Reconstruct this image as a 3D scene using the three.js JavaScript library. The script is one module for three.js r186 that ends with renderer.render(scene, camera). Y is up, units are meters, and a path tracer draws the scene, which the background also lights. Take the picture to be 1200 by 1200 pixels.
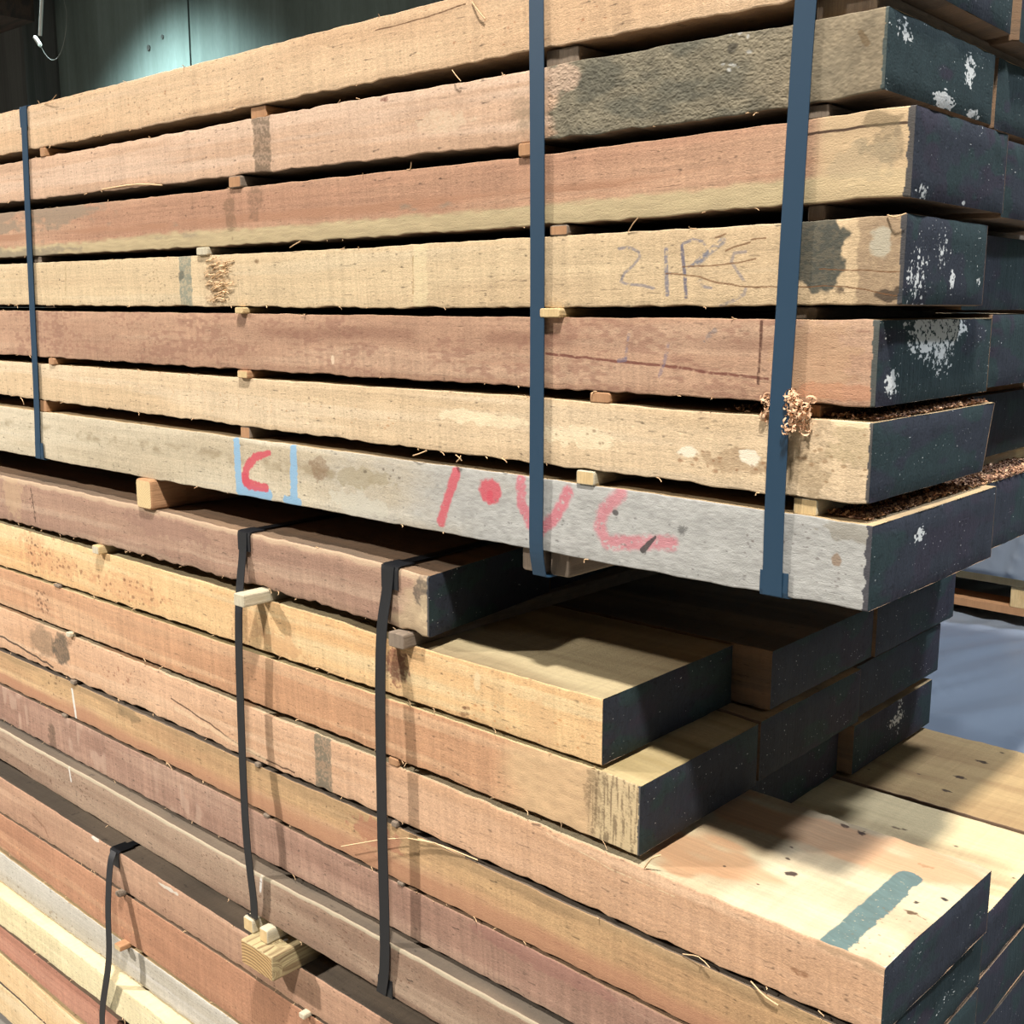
import * as THREE from 'three';
import { mergeGeometries } from 'three/addons/utils/BufferGeometryUtils.js';
import { RectAreaLightUniformsLib } from 'three/addons/lights/RectAreaLightUniformsLib.js';
RectAreaLightUniformsLib.init();

// ---------------------------------------------------------------- camera, exposure
const scene = new THREE.Scene();
scene.background = new THREE.Color(0x050606);
const renderer = new THREE.WebGLRenderer({ antialias: true });
renderer.toneMapping = THREE.LinearToneMapping;
renderer.toneMappingExposure = 0.86;
renderer.shadowMap.enabled = true;
const F = 1325.9, RAD = Math.PI / 180, PITCH = 10.264 * RAD, ROLL = 0.11 * RAD, YAW = 41.8 * RAD;
const EYE = new THREE.Vector3(0, 1.6, 1.0);
const camera = new THREE.PerspectiveCamera(2 * Math.atan(600 / F) / RAD, 1, 0.05, 60);
const RIGHT = new THREE.Vector3(Math.cos(YAW), 0, -Math.sin(YAW));
const BACK = new THREE.Vector3(Math.sin(YAW), 0, Math.cos(YAW));
const FWD = new THREE.Vector3(0, -Math.sin(PITCH), 0).addScaledVector(BACK, -Math.cos(PITCH));
const UPC = new THREE.Vector3(0, Math.cos(PITCH), 0).addScaledVector(BACK, -Math.sin(PITCH));
camera.position.copy(EYE);
camera.lookAt(EYE.clone().add(FWD));
camera.rotateZ(ROLL);
scene.add(camera);

// ---------------------------------------------------------------- lamps of the hall (light sources; fittings are built further down)
const LAMPS = [
  // x, y, z, intensity, half angle, penumbra, colour
  { name: 'front', at: [0.5, 6.0, 1.75], I: 205, ang: 66, pen: 0.5, col: 0xfff8f0 },
  { name: 'far', at: [-6.3, 6.0, 5.1], I: 560, ang: 70, pen: 0.35, col: 0xfff7ee },
  { name: 'aisle', at: [6.0, 6.0, 4.2], I: 110, ang: 66, pen: 0.5, col: 0xf2f6ff },
  { name: 'rear', at: [1.6, 6.0, -2.0], I: 120, ang: 60, pen: 0.5, col: 0xeaf2ff },
  { name: 'wall', at: [-6.55, 4.2, -2.17], I: 105, ang: 57, pen: 0.4, col: 0xd8f4f4 },
];
for (const L of LAMPS) {
  const s = new THREE.SpotLight(L.col, L.I, 0, L.ang * RAD, L.pen, 2);
  s.position.set(L.at[0], L.at[1] - 0.06, L.at[2]);
  s.target.position.set(L.at[0], 0, L.at[2]);
  s.name = 'lamp_light'; s.castShadow = true; s.shadow.radius = 9; s.shadow.mapSize.set(2048, 2048);
  scene.add(s); scene.add(s.target);
}

// ---------------------------------------------------------------- small maths
function ray(u, v) {
  const a = (u - 600) / F, b = (v - 600) / F, c = Math.cos(ROLL), s = Math.sin(ROLL);
  const a2 = c * a + s * b, b2 = -s * a + c * b;
  return new THREE.Vector3().copy(FWD).addScaledVector(RIGHT, a2).addScaledVector(UPC, -b2);
}
function onAxis(axis, u, v, val) { const d = ray(u, v), t = (val - EYE[axis]) / d[axis]; return EYE.clone().addScaledVector(d, t); }
const onZ = (u, v, z) => onAxis('z', u, v, z), onY = (u, v, y) => onAxis('y', u, v, y), onX = (u, v, x) => onAxis('x', u, v, x);
function rng(seed) { let s = (seed * 2654435761) >>> 0; return () => { s = (s + 0x6D2B79F5) | 0; let t = Math.imul(s ^ (s >>> 15), 1 | s); t = (t + Math.imul(t ^ (t >>> 7), 61 | t)) ^ t; return ((t ^ (t >>> 14)) >>> 0) / 4294967296; }; }
const PERM = new Float32Array(65536); { const r = rng(77); for (let i = 0; i < 65536; i++) PERM[i] = r(); }
const hsh = (x, y) => PERM[(Math.imul(x, 374761393) + Math.imul(y, 668265263) ^ Math.imul(x ^ (y << 3), 1274126177)) >>> 13 & 65535];
function noise(x, y) {
  const xi = Math.floor(x), yi = Math.floor(y); let fx = x - xi, fy = y - yi;
  fx = fx * fx * (3 - 2 * fx); fy = fy * fy * (3 - 2 * fy);
  const a = hsh(xi, yi), b = hsh(xi + 1, yi), c = hsh(xi, yi + 1), d = hsh(xi + 1, yi + 1);
  return a + (b - a) * fx + (c - a) * fy + (a - b - c + d) * fx * fy;
}
const fbm = (x, y) => 0.55 * noise(x, y) + 0.28 * noise(x * 2.1 + 5, y * 2.1 + 9) + 0.17 * noise(x * 4.3 + 11, y * 4.3 + 3);
const clamp = (x, a = 0, b = 1) => Math.min(b, Math.max(a, x));
const sst = (a, b, x) => { const t = clamp((x - a) / (b - a)); return t * t * (3 - 2 * t); };
const lin = (c) => { c /= 255; return c <= 0.04045 ? c / 12.92 : Math.pow((c + 0.055) / 1.055, 2.4); };
const toS = new Uint8Array(4097); for (let i = 0; i <= 4096; i++) { const l = i / 4096; toS[i] = Math.round(255 * (l <= 0.0031308 ? 12.92 * l : 1.055 * Math.pow(l, 1 / 2.4) - 0.055)); }
const L3 = (c) => [lin(c[0]), lin(c[1]), lin(c[2])];
const ALB = 0.76;                                                       // photo tone of a lit board -> base colour
const adj = (c) => { const [r, g, b] = c; if (!(r > g && g > b)) return c; const k = Math.min(1, (r - g) / 45) * sst(105, 165, r); return [r + 9 * k, g + 27 * k, b + 35 * k]; };
const LW = (c) => L3(adj(c));
function interp(pts, x) {
  const n = pts.length; if (n === 1) return pts[0][1];
  let i = 0; while (i < n - 2 && x > pts[i + 1][0]) i++;
  const [x0, y0] = pts[i], [x1, y1] = pts[i + 1];
  if (x <= pts[0][0]) return pts[0][1]; if (x >= pts[n - 1][0]) return pts[n - 1][1];
  return y0 + (y1 - y0) * (x - x0) / (x1 - x0);
}
// ---------------------------------------------------------------- naming
const taken = {};
function numbered(n) { const k = taken[n] = (taken[n] ?? -1) + 1; return k ? `${n}_${String(k).padStart(3, '0')}` : n; }
function shade(o) { o.traverse((c) => { if (c.isMesh) { c.castShadow = true; c.receiveShadow = true; } }); return o; }
function thing(o, name, label, category, group, kind) {
  o.name = numbered(name); o.userData = { label, category };
  if (group) o.userData.group = group; if (kind) o.userData.kind = kind;
  scene.add(o); return o;
}
function structure(o, name) { o.name = name; o.userData = { kind: 'structure' }; scene.add(o); return o; }
function part(o, name, parent, label) { o.name = name; if (label) o.userData.label = label; parent.add(o); return o; }

// ---------------------------------------------------------------- textures
function texture(w, h, fn, srgb = true) {                              // fn(i, j, out) gives linear rgb 0..1 (or grey height)
  const d = new Uint8Array(w * h * 4), o = [0, 0, 0];
  for (let j = 0; j < h; j++) for (let i = 0; i < w; i++) {
    fn(i, j, o); const k = (j * w + i) * 4;
    for (let c = 0; c < 3; c++) d[k + c] = srgb ? toS[Math.round(clamp(o[c]) * 4096)] : Math.round(clamp(o[c]) * 255);
    d[k + 3] = 255;
  }
  const t = new THREE.DataTexture(d, w, h); t.magFilter = THREE.LinearFilter; t.minFilter = THREE.LinearFilter;
  t.wrapS = t.wrapT = THREE.RepeatWrapping; if (srgb) t.colorSpace = THREE.SRGBColorSpace; t.needsUpdate = true; return t;
}
// relief of band-sawn wood: 0.3 m x 0.3 m tile; kerf lines stand upright, fibre runs along
const wrapN = (x, y, px, py) => { const xi = Math.floor(x), yi = Math.floor(y); let fx = x - xi, fy = y - yi; fx = fx * fx * (3 - 2 * fx); fy = fy * fy * (3 - 2 * fy); const m = (a, p) => ((a % p) + p) % p; const h = (a, b) => hsh(m(a, px) + 500, m(b, py) + 900); return (h(xi, yi) * (1 - fx) + h(xi + 1, yi) * fx) * (1 - fy) + (h(xi, yi + 1) * (1 - fx) + h(xi + 1, yi + 1) * fx) * fy; };
const sawnBump = texture(1024, 512, (i, j, o) => {
  const u = i / 1024, v = j / 512;
  const kerf = wrapN(u * 90 + 0.7 * wrapN(u * 4, v * 3, 4, 3), v * 2, 90, 2), fine = wrapN(u * 40, v * 220, 40, 220), fuzz = wrapN(u * 260, v * 200, 260, 200), lump = wrapN(u * 9, v * 14, 9, 14);
  let h = 0.5 * kerf + 0.12 * fine + 0.36 * fuzz + 0.05 * lump;
  const tear = wrapN(u * 30 + 3, v * 90, 30, 90); if (tear > 0.84) h -= (tear - 0.84) * 2.2;
  o[0] = o[1] = o[2] = h;
}, false);
const XW0 = -2.55, XWL = 2.15, TW = 2048, TH = 128;

// ---------------------------------------------------------------- slabs
const WOOD_FIBRE = new THREE.MeshStandardMaterial({ color: new THREE.Color(0xd9b78e), roughness: 0.9 });
const topShared = [[[150, 120, 92], [118, 100, 82]], [[196, 168, 124], [160, 138, 104]], [[132, 116, 98], [96, 86, 74]]].map(([a, b], k) => {
  const A = L3(a), B = L3(b);
  const t = texture(1024, 256, (i, j, o) => {
    const x = i / 1024 * 2.15, z = j / 256 * 0.28;
    const n = sst(0.3, 0.7, fbm(x * 2.2 + k * 31, z * 16 + k * 7)), g = noise(x * 9, z * 330 + k * 50), s = noise(x * 230, z * 9), f = noise(x * 420, z * 500);
    const m = ALB * (0.86 + 0.16 * g + 0.1 * s + 0.12 * f) * (fbm(x * 70, z * 110 + k) > 0.8 ? 0.6 : 1);
    for (let c = 0; c < 3; c++) o[c] = (A[c] + (B[c] - A[c]) * n) * m;
  });
  t.wrapS = THREE.MirroredRepeatWrapping; return t;
});
const bumpA = sawnBump.clone(); bumpA.repeat.set(7.2, 0.5); bumpA.needsUpdate = true;
const bumpTop = sawnBump.clone(); bumpTop.repeat.set(7.2, 0.93); bumpTop.needsUpdate = true;
const woodMat = (map, bump = bumpA, bs = 0.0006) => new THREE.MeshStandardMaterial({ map, bumpMap: bump, bumpScale: bs, roughness: 0.88 });
const topMats = topShared.map((t) => woodMat(t, bumpTop));
const backMat = topMats[0];

// end sealing paint: brushed dark blue-grey, greenish and violet patches, chalk specks
function endMaterial(seed, { green = 0.4, specks = 0.3, blots = [] } = {}) {
  const A = L3([44, 48, 57]), G = L3([40, 54, 56]), V = L3([48, 46, 57]), K = L3([30, 32, 36]), Wt = L3([214, 216, 212]);
  const map = texture(384, 128, (i, j, o) => {
    const x = i / 384, y = j / 128;
    const n = fbm(x * 4 + seed * 13.1, y * 2.5 + seed * 3.7), n2 = fbm(x * 3 + seed * 5.3 + 40, y * 2 + 20), br = noise(x * 90 + 9 * noise(x * 3, y * 3) + seed, y * 7), fi = noise(x * 240 + seed, y * 150);
    const g = sst(0.62 - green * 0.5, 0.74 - green * 0.5, n), v = sst(0.55, 0.66, n2);
    let wsp = specks > 0 && noise(x * 95 + seed * 9, y * 60) > 0.955 - 0.06 * specks * sst(0.4, 0.8, fbm(x * 5 + seed, y * 4)) && fbm(x * 7 + seed * 2, y * 5) > 0.56 - 0.1 * specks ? 1 : 0;
    for (const [bx, by, rx, ry, q] of blots) { const d = Math.hypot((x - bx) / rx, (y - by) / ry) + 0.9 * (noise(x * 60 + bx * 99, y * 36) - 0.5); if (d < 1) { const h = 0.5 * noise(x * 75 + seed * 3, y * 24 + bx * 9) + 0.3 * noise(x * 190, y * 62) + 0.2 * noise(x * 30 + seed, y * 10); wsp = Math.max(wsp, 0.95 * sst(0.02, 0.1, h - (1 - q) * 0.75 - 0.12 * d * d)); } }
    const wear = noise(x * 60 + seed * 4, y * 28) > 0.86 ? 0.55 : 1;
    for (let c = 0; c < 3; c++) {
      let q = A[c] + (V[c] - A[c]) * v; q += (G[c] - q) * g; q *= (0.8 + 0.25 * br + 0.2 * fi) * (wear < 1 ? 0.72 : 1);
      o[c] = q + (Wt[c] - q) * wsp;
    }
  });
  const bump = sawnBump.clone(); bump.repeat.set(1, 0.25); bump.needsUpdate = true;
  return new THREE.MeshPhysicalMaterial({ map, bumpMap: bump, bumpScale: 0.0005, roughness: 0.72, specularIntensity: 0.45 });
}
const endMats = [0, 1, 2, 3].map((k) => endMaterial(k + 1, { green: [0.25, 0.5, 0.1, 0.35][k], specks: [0.2, 0.35, 0.05, 0.2][k] }));

/* slab: { top, bot: pixel polylines of the front arrises | yT, yB heights; z: front, zb: back, xR: end, slant, ... } */
const XL = -3.35, FLOOR = -0.055;
function makeSlab(s) {
  const r = rng(s.seed), zf = s.z, zb = s.zb;
  if (!s.yTop) { s.yTop = () => s.yT; s.yBot = () => s.yB; }
  const fine = s.hidden ? 0.12 : 0.014, xe = s.xR, xl = s.xL ?? XL, xs = [];
  for (let x = xl; x < xe - 0.004; x += (x < -2.5 ? Math.max(fine, 0.05) : fine)) xs.push(x);
  xs.push(xe);
  const rough = s.rough ?? 1, o = s.seed * 17.3;
  const edgeT = (x) => s.yTop(x) + 0.0009 * rough * (noise(x * 40 + o, 1) - 0.5) + 0.0012 * rough * (noise(x * 160 + o, 2) - 0.5);
  const edgeB = (x) => s.yBot(x) + 0.0016 * rough * (noise(x * 30 + o, 3) - 0.5) + 0.0026 * rough * (noise(x * 190 + o, 4) - 0.5) * (s.torn ?? 1);
  const zF = (x) => zf + 0.0016 * (noise(x * 5 + o, 6) - 0.5);
  const endX = (z) => (s.slant ?? 0) * (z - zf) + 0.002 * (noise(z * 60 + o, 8) - 0.5);
  const bev = s.bev ?? 0.0014, tw = s.topIn ?? 0, bw = s.botIn ?? 0;
  // each strip: list of functions x -> [y, z, v]
  const rows = s.hidden ? 2 : 6, strips = [];
  const front = [[(x) => [edgeB(x), zF(x) - bev, 0]]];
  const fr = [(x) => [edgeB(x), zF(x) - bev, 0]];
  for (let k = 0; k <= rows; k++) fr.push((x) => { const a = edgeB(x) + bev, b = edgeT(x) - bev, q = k / rows; return [a + (b - a) * q, zF(x) + (k > 0 && k < rows ? 0.0008 * (noise(x * 26 + o, q * 9) - 0.5) : 0), 0.015 + 0.97 * q]; });
  fr.push((x) => [edgeT(x), zF(x) - bev, 1]);
  strips.push([fr, 0]);
  const nt = s.hidden ? 1 : 4, top = [];
  for (let k = 0; k <= nt; k++) top.push((x) => { const q = k / nt; return [edgeT(x) + (k && k < nt ? 0.001 * (noise(x * 8 + o, q * 7 + 20) - 0.5) : 0), zF(x) - bev + (zb + tw - zF(x) + bev) * q, 1 - q]; });
  strips.push([top, 1]);
  strips.push([[(x) => [edgeT(x), zb + tw, 1], (x) => [edgeB(x), zb + bw, 0]], 2]);
  const bot = []; for (let k = 0; k <= nt; k++) bot.push((x) => { const q = k / nt; return [edgeB(x), zb + bw + (zF(x) - bev - zb - bw) * q, q]; });
  strips.push([bot, 2]);
  const pos = [], uv = [], idx = [], groups = [];
  for (const [st, mi] of strips) {
    const base = pos.length / 3, start = idx.length;
    for (const x0 of xs) {
      const t = (x0 - xl) / (xe - xl);
      for (const f of st) { const [y, z, v] = f(x0); const x = x0 + endX(z) * t; pos.push(x, y, z); uv.push((x0 - XW0) / XWL, v); }
    }
    const m = st.length;
    for (let i = 0; i < xs.length - 1; i++) for (let k = 0; k < m - 1; k++) { const a = base + i * m + k, b = a + m; idx.push(a, b, a + 1, b, b + 1, a + 1); }
    groups.push([start, idx.length - start, mi]);
  }
  // left end
  { const base = pos.length / 3, start = idx.length; const c = [[edgeB(xl), zf], [edgeT(xl), zf], [edgeT(xl), zb + tw], [edgeB(xl), zb + bw]];
    for (const [y, z] of c) { pos.push(xl, y, z); uv.push(0.1 + z, y); } idx.push(base, base + 1, base + 2, base, base + 2, base + 3); groups.push([start, 6, 2]); }
  const g = new THREE.BufferGeometry(); g.setAttribute('position', new THREE.Float32BufferAttribute(pos, 3)); g.setAttribute('uv', new THREE.Float32BufferAttribute(uv, 2)); g.setIndex(idx);
  for (const q of groups) g.addGroup(...q); g.computeVertexNormals();
  // painted end: a skin with its own thickness, a little uneven
  const ny = s.hidden ? 3 : 8, nz = s.hidden ? 4 : 18, ep = [], eu = [], ei = [];
  for (let j = 0; j <= ny; j++) for (let k = 0; k <= nz; k++) {
    const q = j / ny, p = k / nz, za = zF(xe) - bev * (j === 0 || j === ny ? 1 : 0), zz = za + (zb + bw + (tw - bw) * q - za) * p;
    const y = edgeB(xe) + (edgeT(xe) - edgeB(xe)) * q, x = xe + endX(zz) + 0.0012 + 0.0016 * fbm(zz * 50 + o, y * 50);
    const rim = j === 0 || j === ny || k === 0 || k === nz;
    ep.push(rim ? xe + endX(zz) - 0.0002 : x, y, zz); eu.push(p, q);
  }
  for (let j = 0; j < ny; j++) for (let k = 0; k < nz; k++) { const a = j * (nz + 1) + k, b = a + nz + 1; ei.push(a, a + 1, b, a + 1, b + 1, b); }
  const eg = new THREE.BufferGeometry(); eg.setAttribute('position', new THREE.Float32BufferAttribute(ep, 3)); eg.setAttribute('uv', new THREE.Float32BufferAttribute(eu, 2)); eg.setIndex(ei); eg.computeVertexNormals();
  const root = new THREE.Group();
  part(new THREE.Mesh(g, [s.front ?? backMat, s.topMat ?? topMats[s.seed % 3], backMat]), 'sawn_body', root);
  if (s.endMat !== null) part(new THREE.Mesh(eg, s.endMat ?? endMats[s.seed % 4]), 'end_coating', root, s.endLabel ?? 'dark sealing paint on the sawn end');
  // torn fibres along the arrises
  if (!s.hidden) {
    const fs = [];
    for (let k = 0; k < 0.55 * (s.fibres ?? 26); k++) {
      const x = -2.4 + r() * (xe + 2.38), atB = r() < 0.75, y = atB ? edgeB(x) : edgeT(x), len = 0.003 + r() * r() * 0.014, sx = (r() - 0.3) * len, sy = (atB ? -1 : 1) * (0.15 + 0.4 * r()) * len, sz = r() * 0.005;
      fs.push(fibre([[x - 0.5 * len * Math.sign(sx), y, zf - 0.001], [x, y + (atB ? -0.0004 : 0.0004), zf + 0.0004], [x + sx * 0.6, y + sy * 0.6, zf + sz * 0.5], [x + sx, y + sy, zf + sz]], 0.0003 + 0.0004 * r()));
    }
    for (const f of s.longFibres ?? []) fs.push(f);
    if (fs.length) { const m = part(new THREE.Mesh(mergeGeometries(fs), WOOD_FIBRE), 'torn_fibres', root); m.userData.kind = 'stuff'; }
  }
  return root;
}
function fibre(pts, rad) {
  const c = new THREE.CatmullRomCurve3(pts.map((p) => new THREE.Vector3(...p)));
  const g = new THREE.TubeGeometry(c, 5, rad, 4, false); return g;
}

// ---------------------------------------------------------------- painted board faces
/* w: { c: [light, dark, accent], grain, saw, blotch, seed, marks: fn(api) } */
function faceTexture(s, w) {
  const N = TW * TH, buf = new Float32Array(N * 3), A = LW(w.c[0]), B = LW(w.c[1]), C = LW(w.c[2] ?? w.c[1]), o = s.seed * 7.77;
  const gr = w.grain ?? 0.16, sw = (w.saw ?? 0.12) * 2.0, fl = w.fleck ?? 1.0;
  for (let j = 0; j < TH; j++) {
    const v = (j + 0.5) / TH, y = v * 0.08;
    for (let i = 0; i < TW; i++) {
      const x = i / TW * XWL, wy = y + 0.004 * (noise(x * 3 + o, 9) - 0.5);
      const n = sst(0.3, 0.72, fbm(x * 2.6 + o, wy * 24 + o)), acc = sst(0.56, 0.74, fbm(x * 1.7 + o + 60, wy * 40 + o));
      const g = noise(x * 7 + o, wy * 420 + o), f = noise(x * 70 + o, y * 1100), sp = noise(x * 800 + o, y * 900), k = noise(x * 300 + y * 25 + o, y * 7) * 0.6 + 0.4 * noise(x * 95 + o, y * 4);
      let m = ALB * (1 + gr * (g - 0.5) + sw * (k - 0.5) + 0.1 * (f - 0.5) + 0.34 * (sp - 0.5));
      const q = noise(x * 110 + o, y * 620 + o); if (q > 0.86) m *= 1 - fl * (q - 0.86) * 5;
      const q2 = noise(x * 160 + o + 7, y * 420 + o); if (q2 > 0.88) m *= 1 + fl * (q2 - 0.88) * 2;
      const p = (j * TW + i) * 3;
      for (let c = 0; c < 3; c++) { let a = A[c] + (B[c] - A[c]) * n; a += (C[c] - a) * acc * 0.8; buf[p + c] = a * m; }
    }
  }
  const toT = (u, v) => { const p = onZ(u, v, s.z); return [p.x, (p.y - s.yBot(p.x)) / (s.yTop(p.x) - s.yBot(p.x)) * 0.08]; };
  const put = (i, j, col, a) => { const p = (j * TW + i) * 3; for (let c = 0; c < 3; c++) buf[p + c] += (col[c] - buf[p + c]) * a; };
  const mpx = XWL / TW, mpy = 0.08 / TH;
  const api = {
    // stroke along photo pixels (on the board's face); width in metres; dry = broken brush
    stroke(pts, width, col, { a = 0.9, dry = 0.3, soft = 0.2, taper = 0 } = {}) {
      const P = pts.map(([u, v]) => toT(u, v)), cl = LW(col).map((q) => q * ALB);
      let x0 = 1e9, x1 = -1e9; for (const [x] of P) { x0 = Math.min(x0, x); x1 = Math.max(x1, x); }
      const i0 = Math.max(0, Math.floor((x0 - width - XW0) / mpx)), i1 = Math.min(TW - 1, Math.ceil((x1 + width - XW0) / mpx));
      let tot = 0; const Ls = []; for (let k = 0; k < P.length - 1; k++) { Ls.push(tot); tot += Math.hypot(P[k + 1][0] - P[k][0], P[k + 1][1] - P[k][1]); }
      for (let i = i0; i <= i1; i++) for (let j = 0; j < TH; j++) {
        const x = XW0 + (i + 0.5) * mpx, y = (j + 0.5) * mpy; let d = 1e9, along = 0;
        for (let k = 0; k < P.length - 1; k++) {
          const [ax, ay] = P[k], [bx, by] = P[k + 1], dx = bx - ax, dy = by - ay, t = clamp(((x - ax) * dx + (y - ay) * dy) / (dx * dx + dy * dy + 1e-9)), e = Math.hypot(x - ax - t * dx, y - ay - t * dy);
          if (e < d) { d = e; along = (Ls[k] + t * Math.hypot(dx, dy)) / tot; }
        }
        const w2 = width / 2 * (1 - taper * along), e = d / w2 + 0.35 * (noise(x * 260 + o, y * 260) - 0.5);
        if (e < 1.2) { const cover = 1 - sst(1 - soft, 1 + soft * 0.6, e), dr = dry > 0 ? sst(dry - 0.25, dry + 0.15, 0.6 * noise(x * 420, y * 520) + 0.4 * noise(x * 130, y * 260)) : 1; put(i, j, cl, a * cover * dr); }
      }
    },
    // patch around a photo pixel, radii in metres, ragged outline
    patch(u, v, rx, ry, col, { a = 0.8, rag = 0.5, soft = 0.15, sc = 90, mul = false, box = false, tex = 0 } = {}) {
      const [cx, cy] = toT(u, v), cl = LW(col).map((q) => q * ALB);
      const i0 = Math.max(0, Math.floor((cx - rx * 1.6 - XW0) / mpx)), i1 = Math.min(TW - 1, Math.ceil((cx + rx * 1.6 - XW0) / mpx));
      for (let i = i0; i <= i1; i++) for (let j = 0; j < TH; j++) {
        const x = XW0 + (i + 0.5) * mpx, y = (j + 0.5) * mpy, ex = (x - cx) / rx, ey = (y - cy) / ry;
        const d = (box ? Math.max(Math.abs(ex), Math.abs(ey)) : Math.hypot(ex, ey)) + rag * (fbm(x * sc + o, y * sc * 1.3) - 0.5) * 2;
        let k = a * (1 - sst(1 - soft, 1 + soft, d)); if (k <= 0) continue;
        if (tex) k *= 1 - tex + tex * sst(0.35, 0.6, noise(x * 330 + o, y * 400) * 0.6 + 0.4 * noise(x * 60, y * 150));
        if (mul) { const p = (j * TW + i) * 3; for (let c = 0; c < 3; c++) buf[p + c] *= 1 - k * (1 - cl[c] / ALB); } else put(i, j, cl, k);
      }
    },
    // anything along the board: fn(X, v, rgb) edits the colour in place; x range in photo pixels along mid-height
    zone(fn) { const q = [0, 0, 0]; for (let j = 0; j < TH; j++) for (let i = 0; i < TW; i++) { const p = (j * TW + i) * 3; q[0] = buf[p]; q[1] = buf[p + 1]; q[2] = buf[p + 2]; fn(XW0 + i * mpx, (j + 0.5) / TH, q); buf[p] = q[0]; buf[p + 1] = q[1]; buf[p + 2] = q[2]; } },
    specks(u, v, rx, ry, n, col, size = 0.0012) { const r = rng(Math.round(u * 7 + v)); for (let k = 0; k < n; k++) { const a = r() * 6.28, q = Math.sqrt(r()), [cx, cy] = toT(u, v), P = [cx + Math.cos(a) * q * rx, cy + Math.sin(a) * q * ry], R = size * (0.5 + r()), cl = L3(col).map((c) => c * ALB), st = 1 + r();
      for (let i = Math.floor((P[0] - 3 * R - XW0) / mpx); i <= (P[0] + 3 * R - XW0) / mpx; i++) for (let j = Math.max(0, Math.floor((P[1] - 2 * R) / mpy)); j <= Math.min(TH - 1, (P[1] + 2 * R) / mpy); j++) if (i >= 0 && i < TW) { const d = Math.hypot((XW0 + i * mpx - P[0]) / (R * st), (j * mpy - P[1]) / R); if (d < 1.2) put(i, j, cl, 0.62 * (1 - sst(0.5, 1.2, d + 0.7 * (noise(i * 0.9, j * 0.9) - 0.5)))); } } },
    // ragged sealing paint that laps round from the end onto the face
    lap(w, col = [56, 62, 70]) { const cl = L3(col).map((q) => q * ALB); for (let j = 0; j < TH; j++) { const y = (j + 0.5) * mpy, e = s.xR - w * (0.35 + 1.1 * fbm(y * 110 + o, o)); for (let i = Math.max(0, Math.floor((e - XW0) / mpx)); i < TW; i++) put(i, j, cl, 0.92); } },
    toT, o,
  };
  const xp = (u, v) => onZ(u, v, s.z).x; api.X = xp;
  if (w.marks) w.marks(api);
  const t = texture(TW, TH, (i, j, q) => { const p = (j * TW + i) * 3; q[0] = buf[p]; q[1] = buf[p + 1]; q[2] = buf[p + 2]; });
  t.wrapS = THREE.MirroredRepeatWrapping; t.wrapT = THREE.ClampToEdgeWrapping; return t;
}
// a deeper relief for torn, furry or split faces (grey 0.5 is the plain face)
const mixTo = (q, col, k) => { for (let c = 0; c < 3; c++) q[c] += (col[c] - q[c]) * k; };

// weathered olive half of the second slab, in linear rgb
const OL1 = L3([146, 138, 116]), OL2 = L3([116, 113, 97]), OL3 = L3([166, 151, 124]);
const GREY = L3([190, 192, 190]), PALEB = L3([206, 190, 148]), REDB = LW([186, 118, 78]), GREYTAN = LW([156, 136, 112]);

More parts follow.
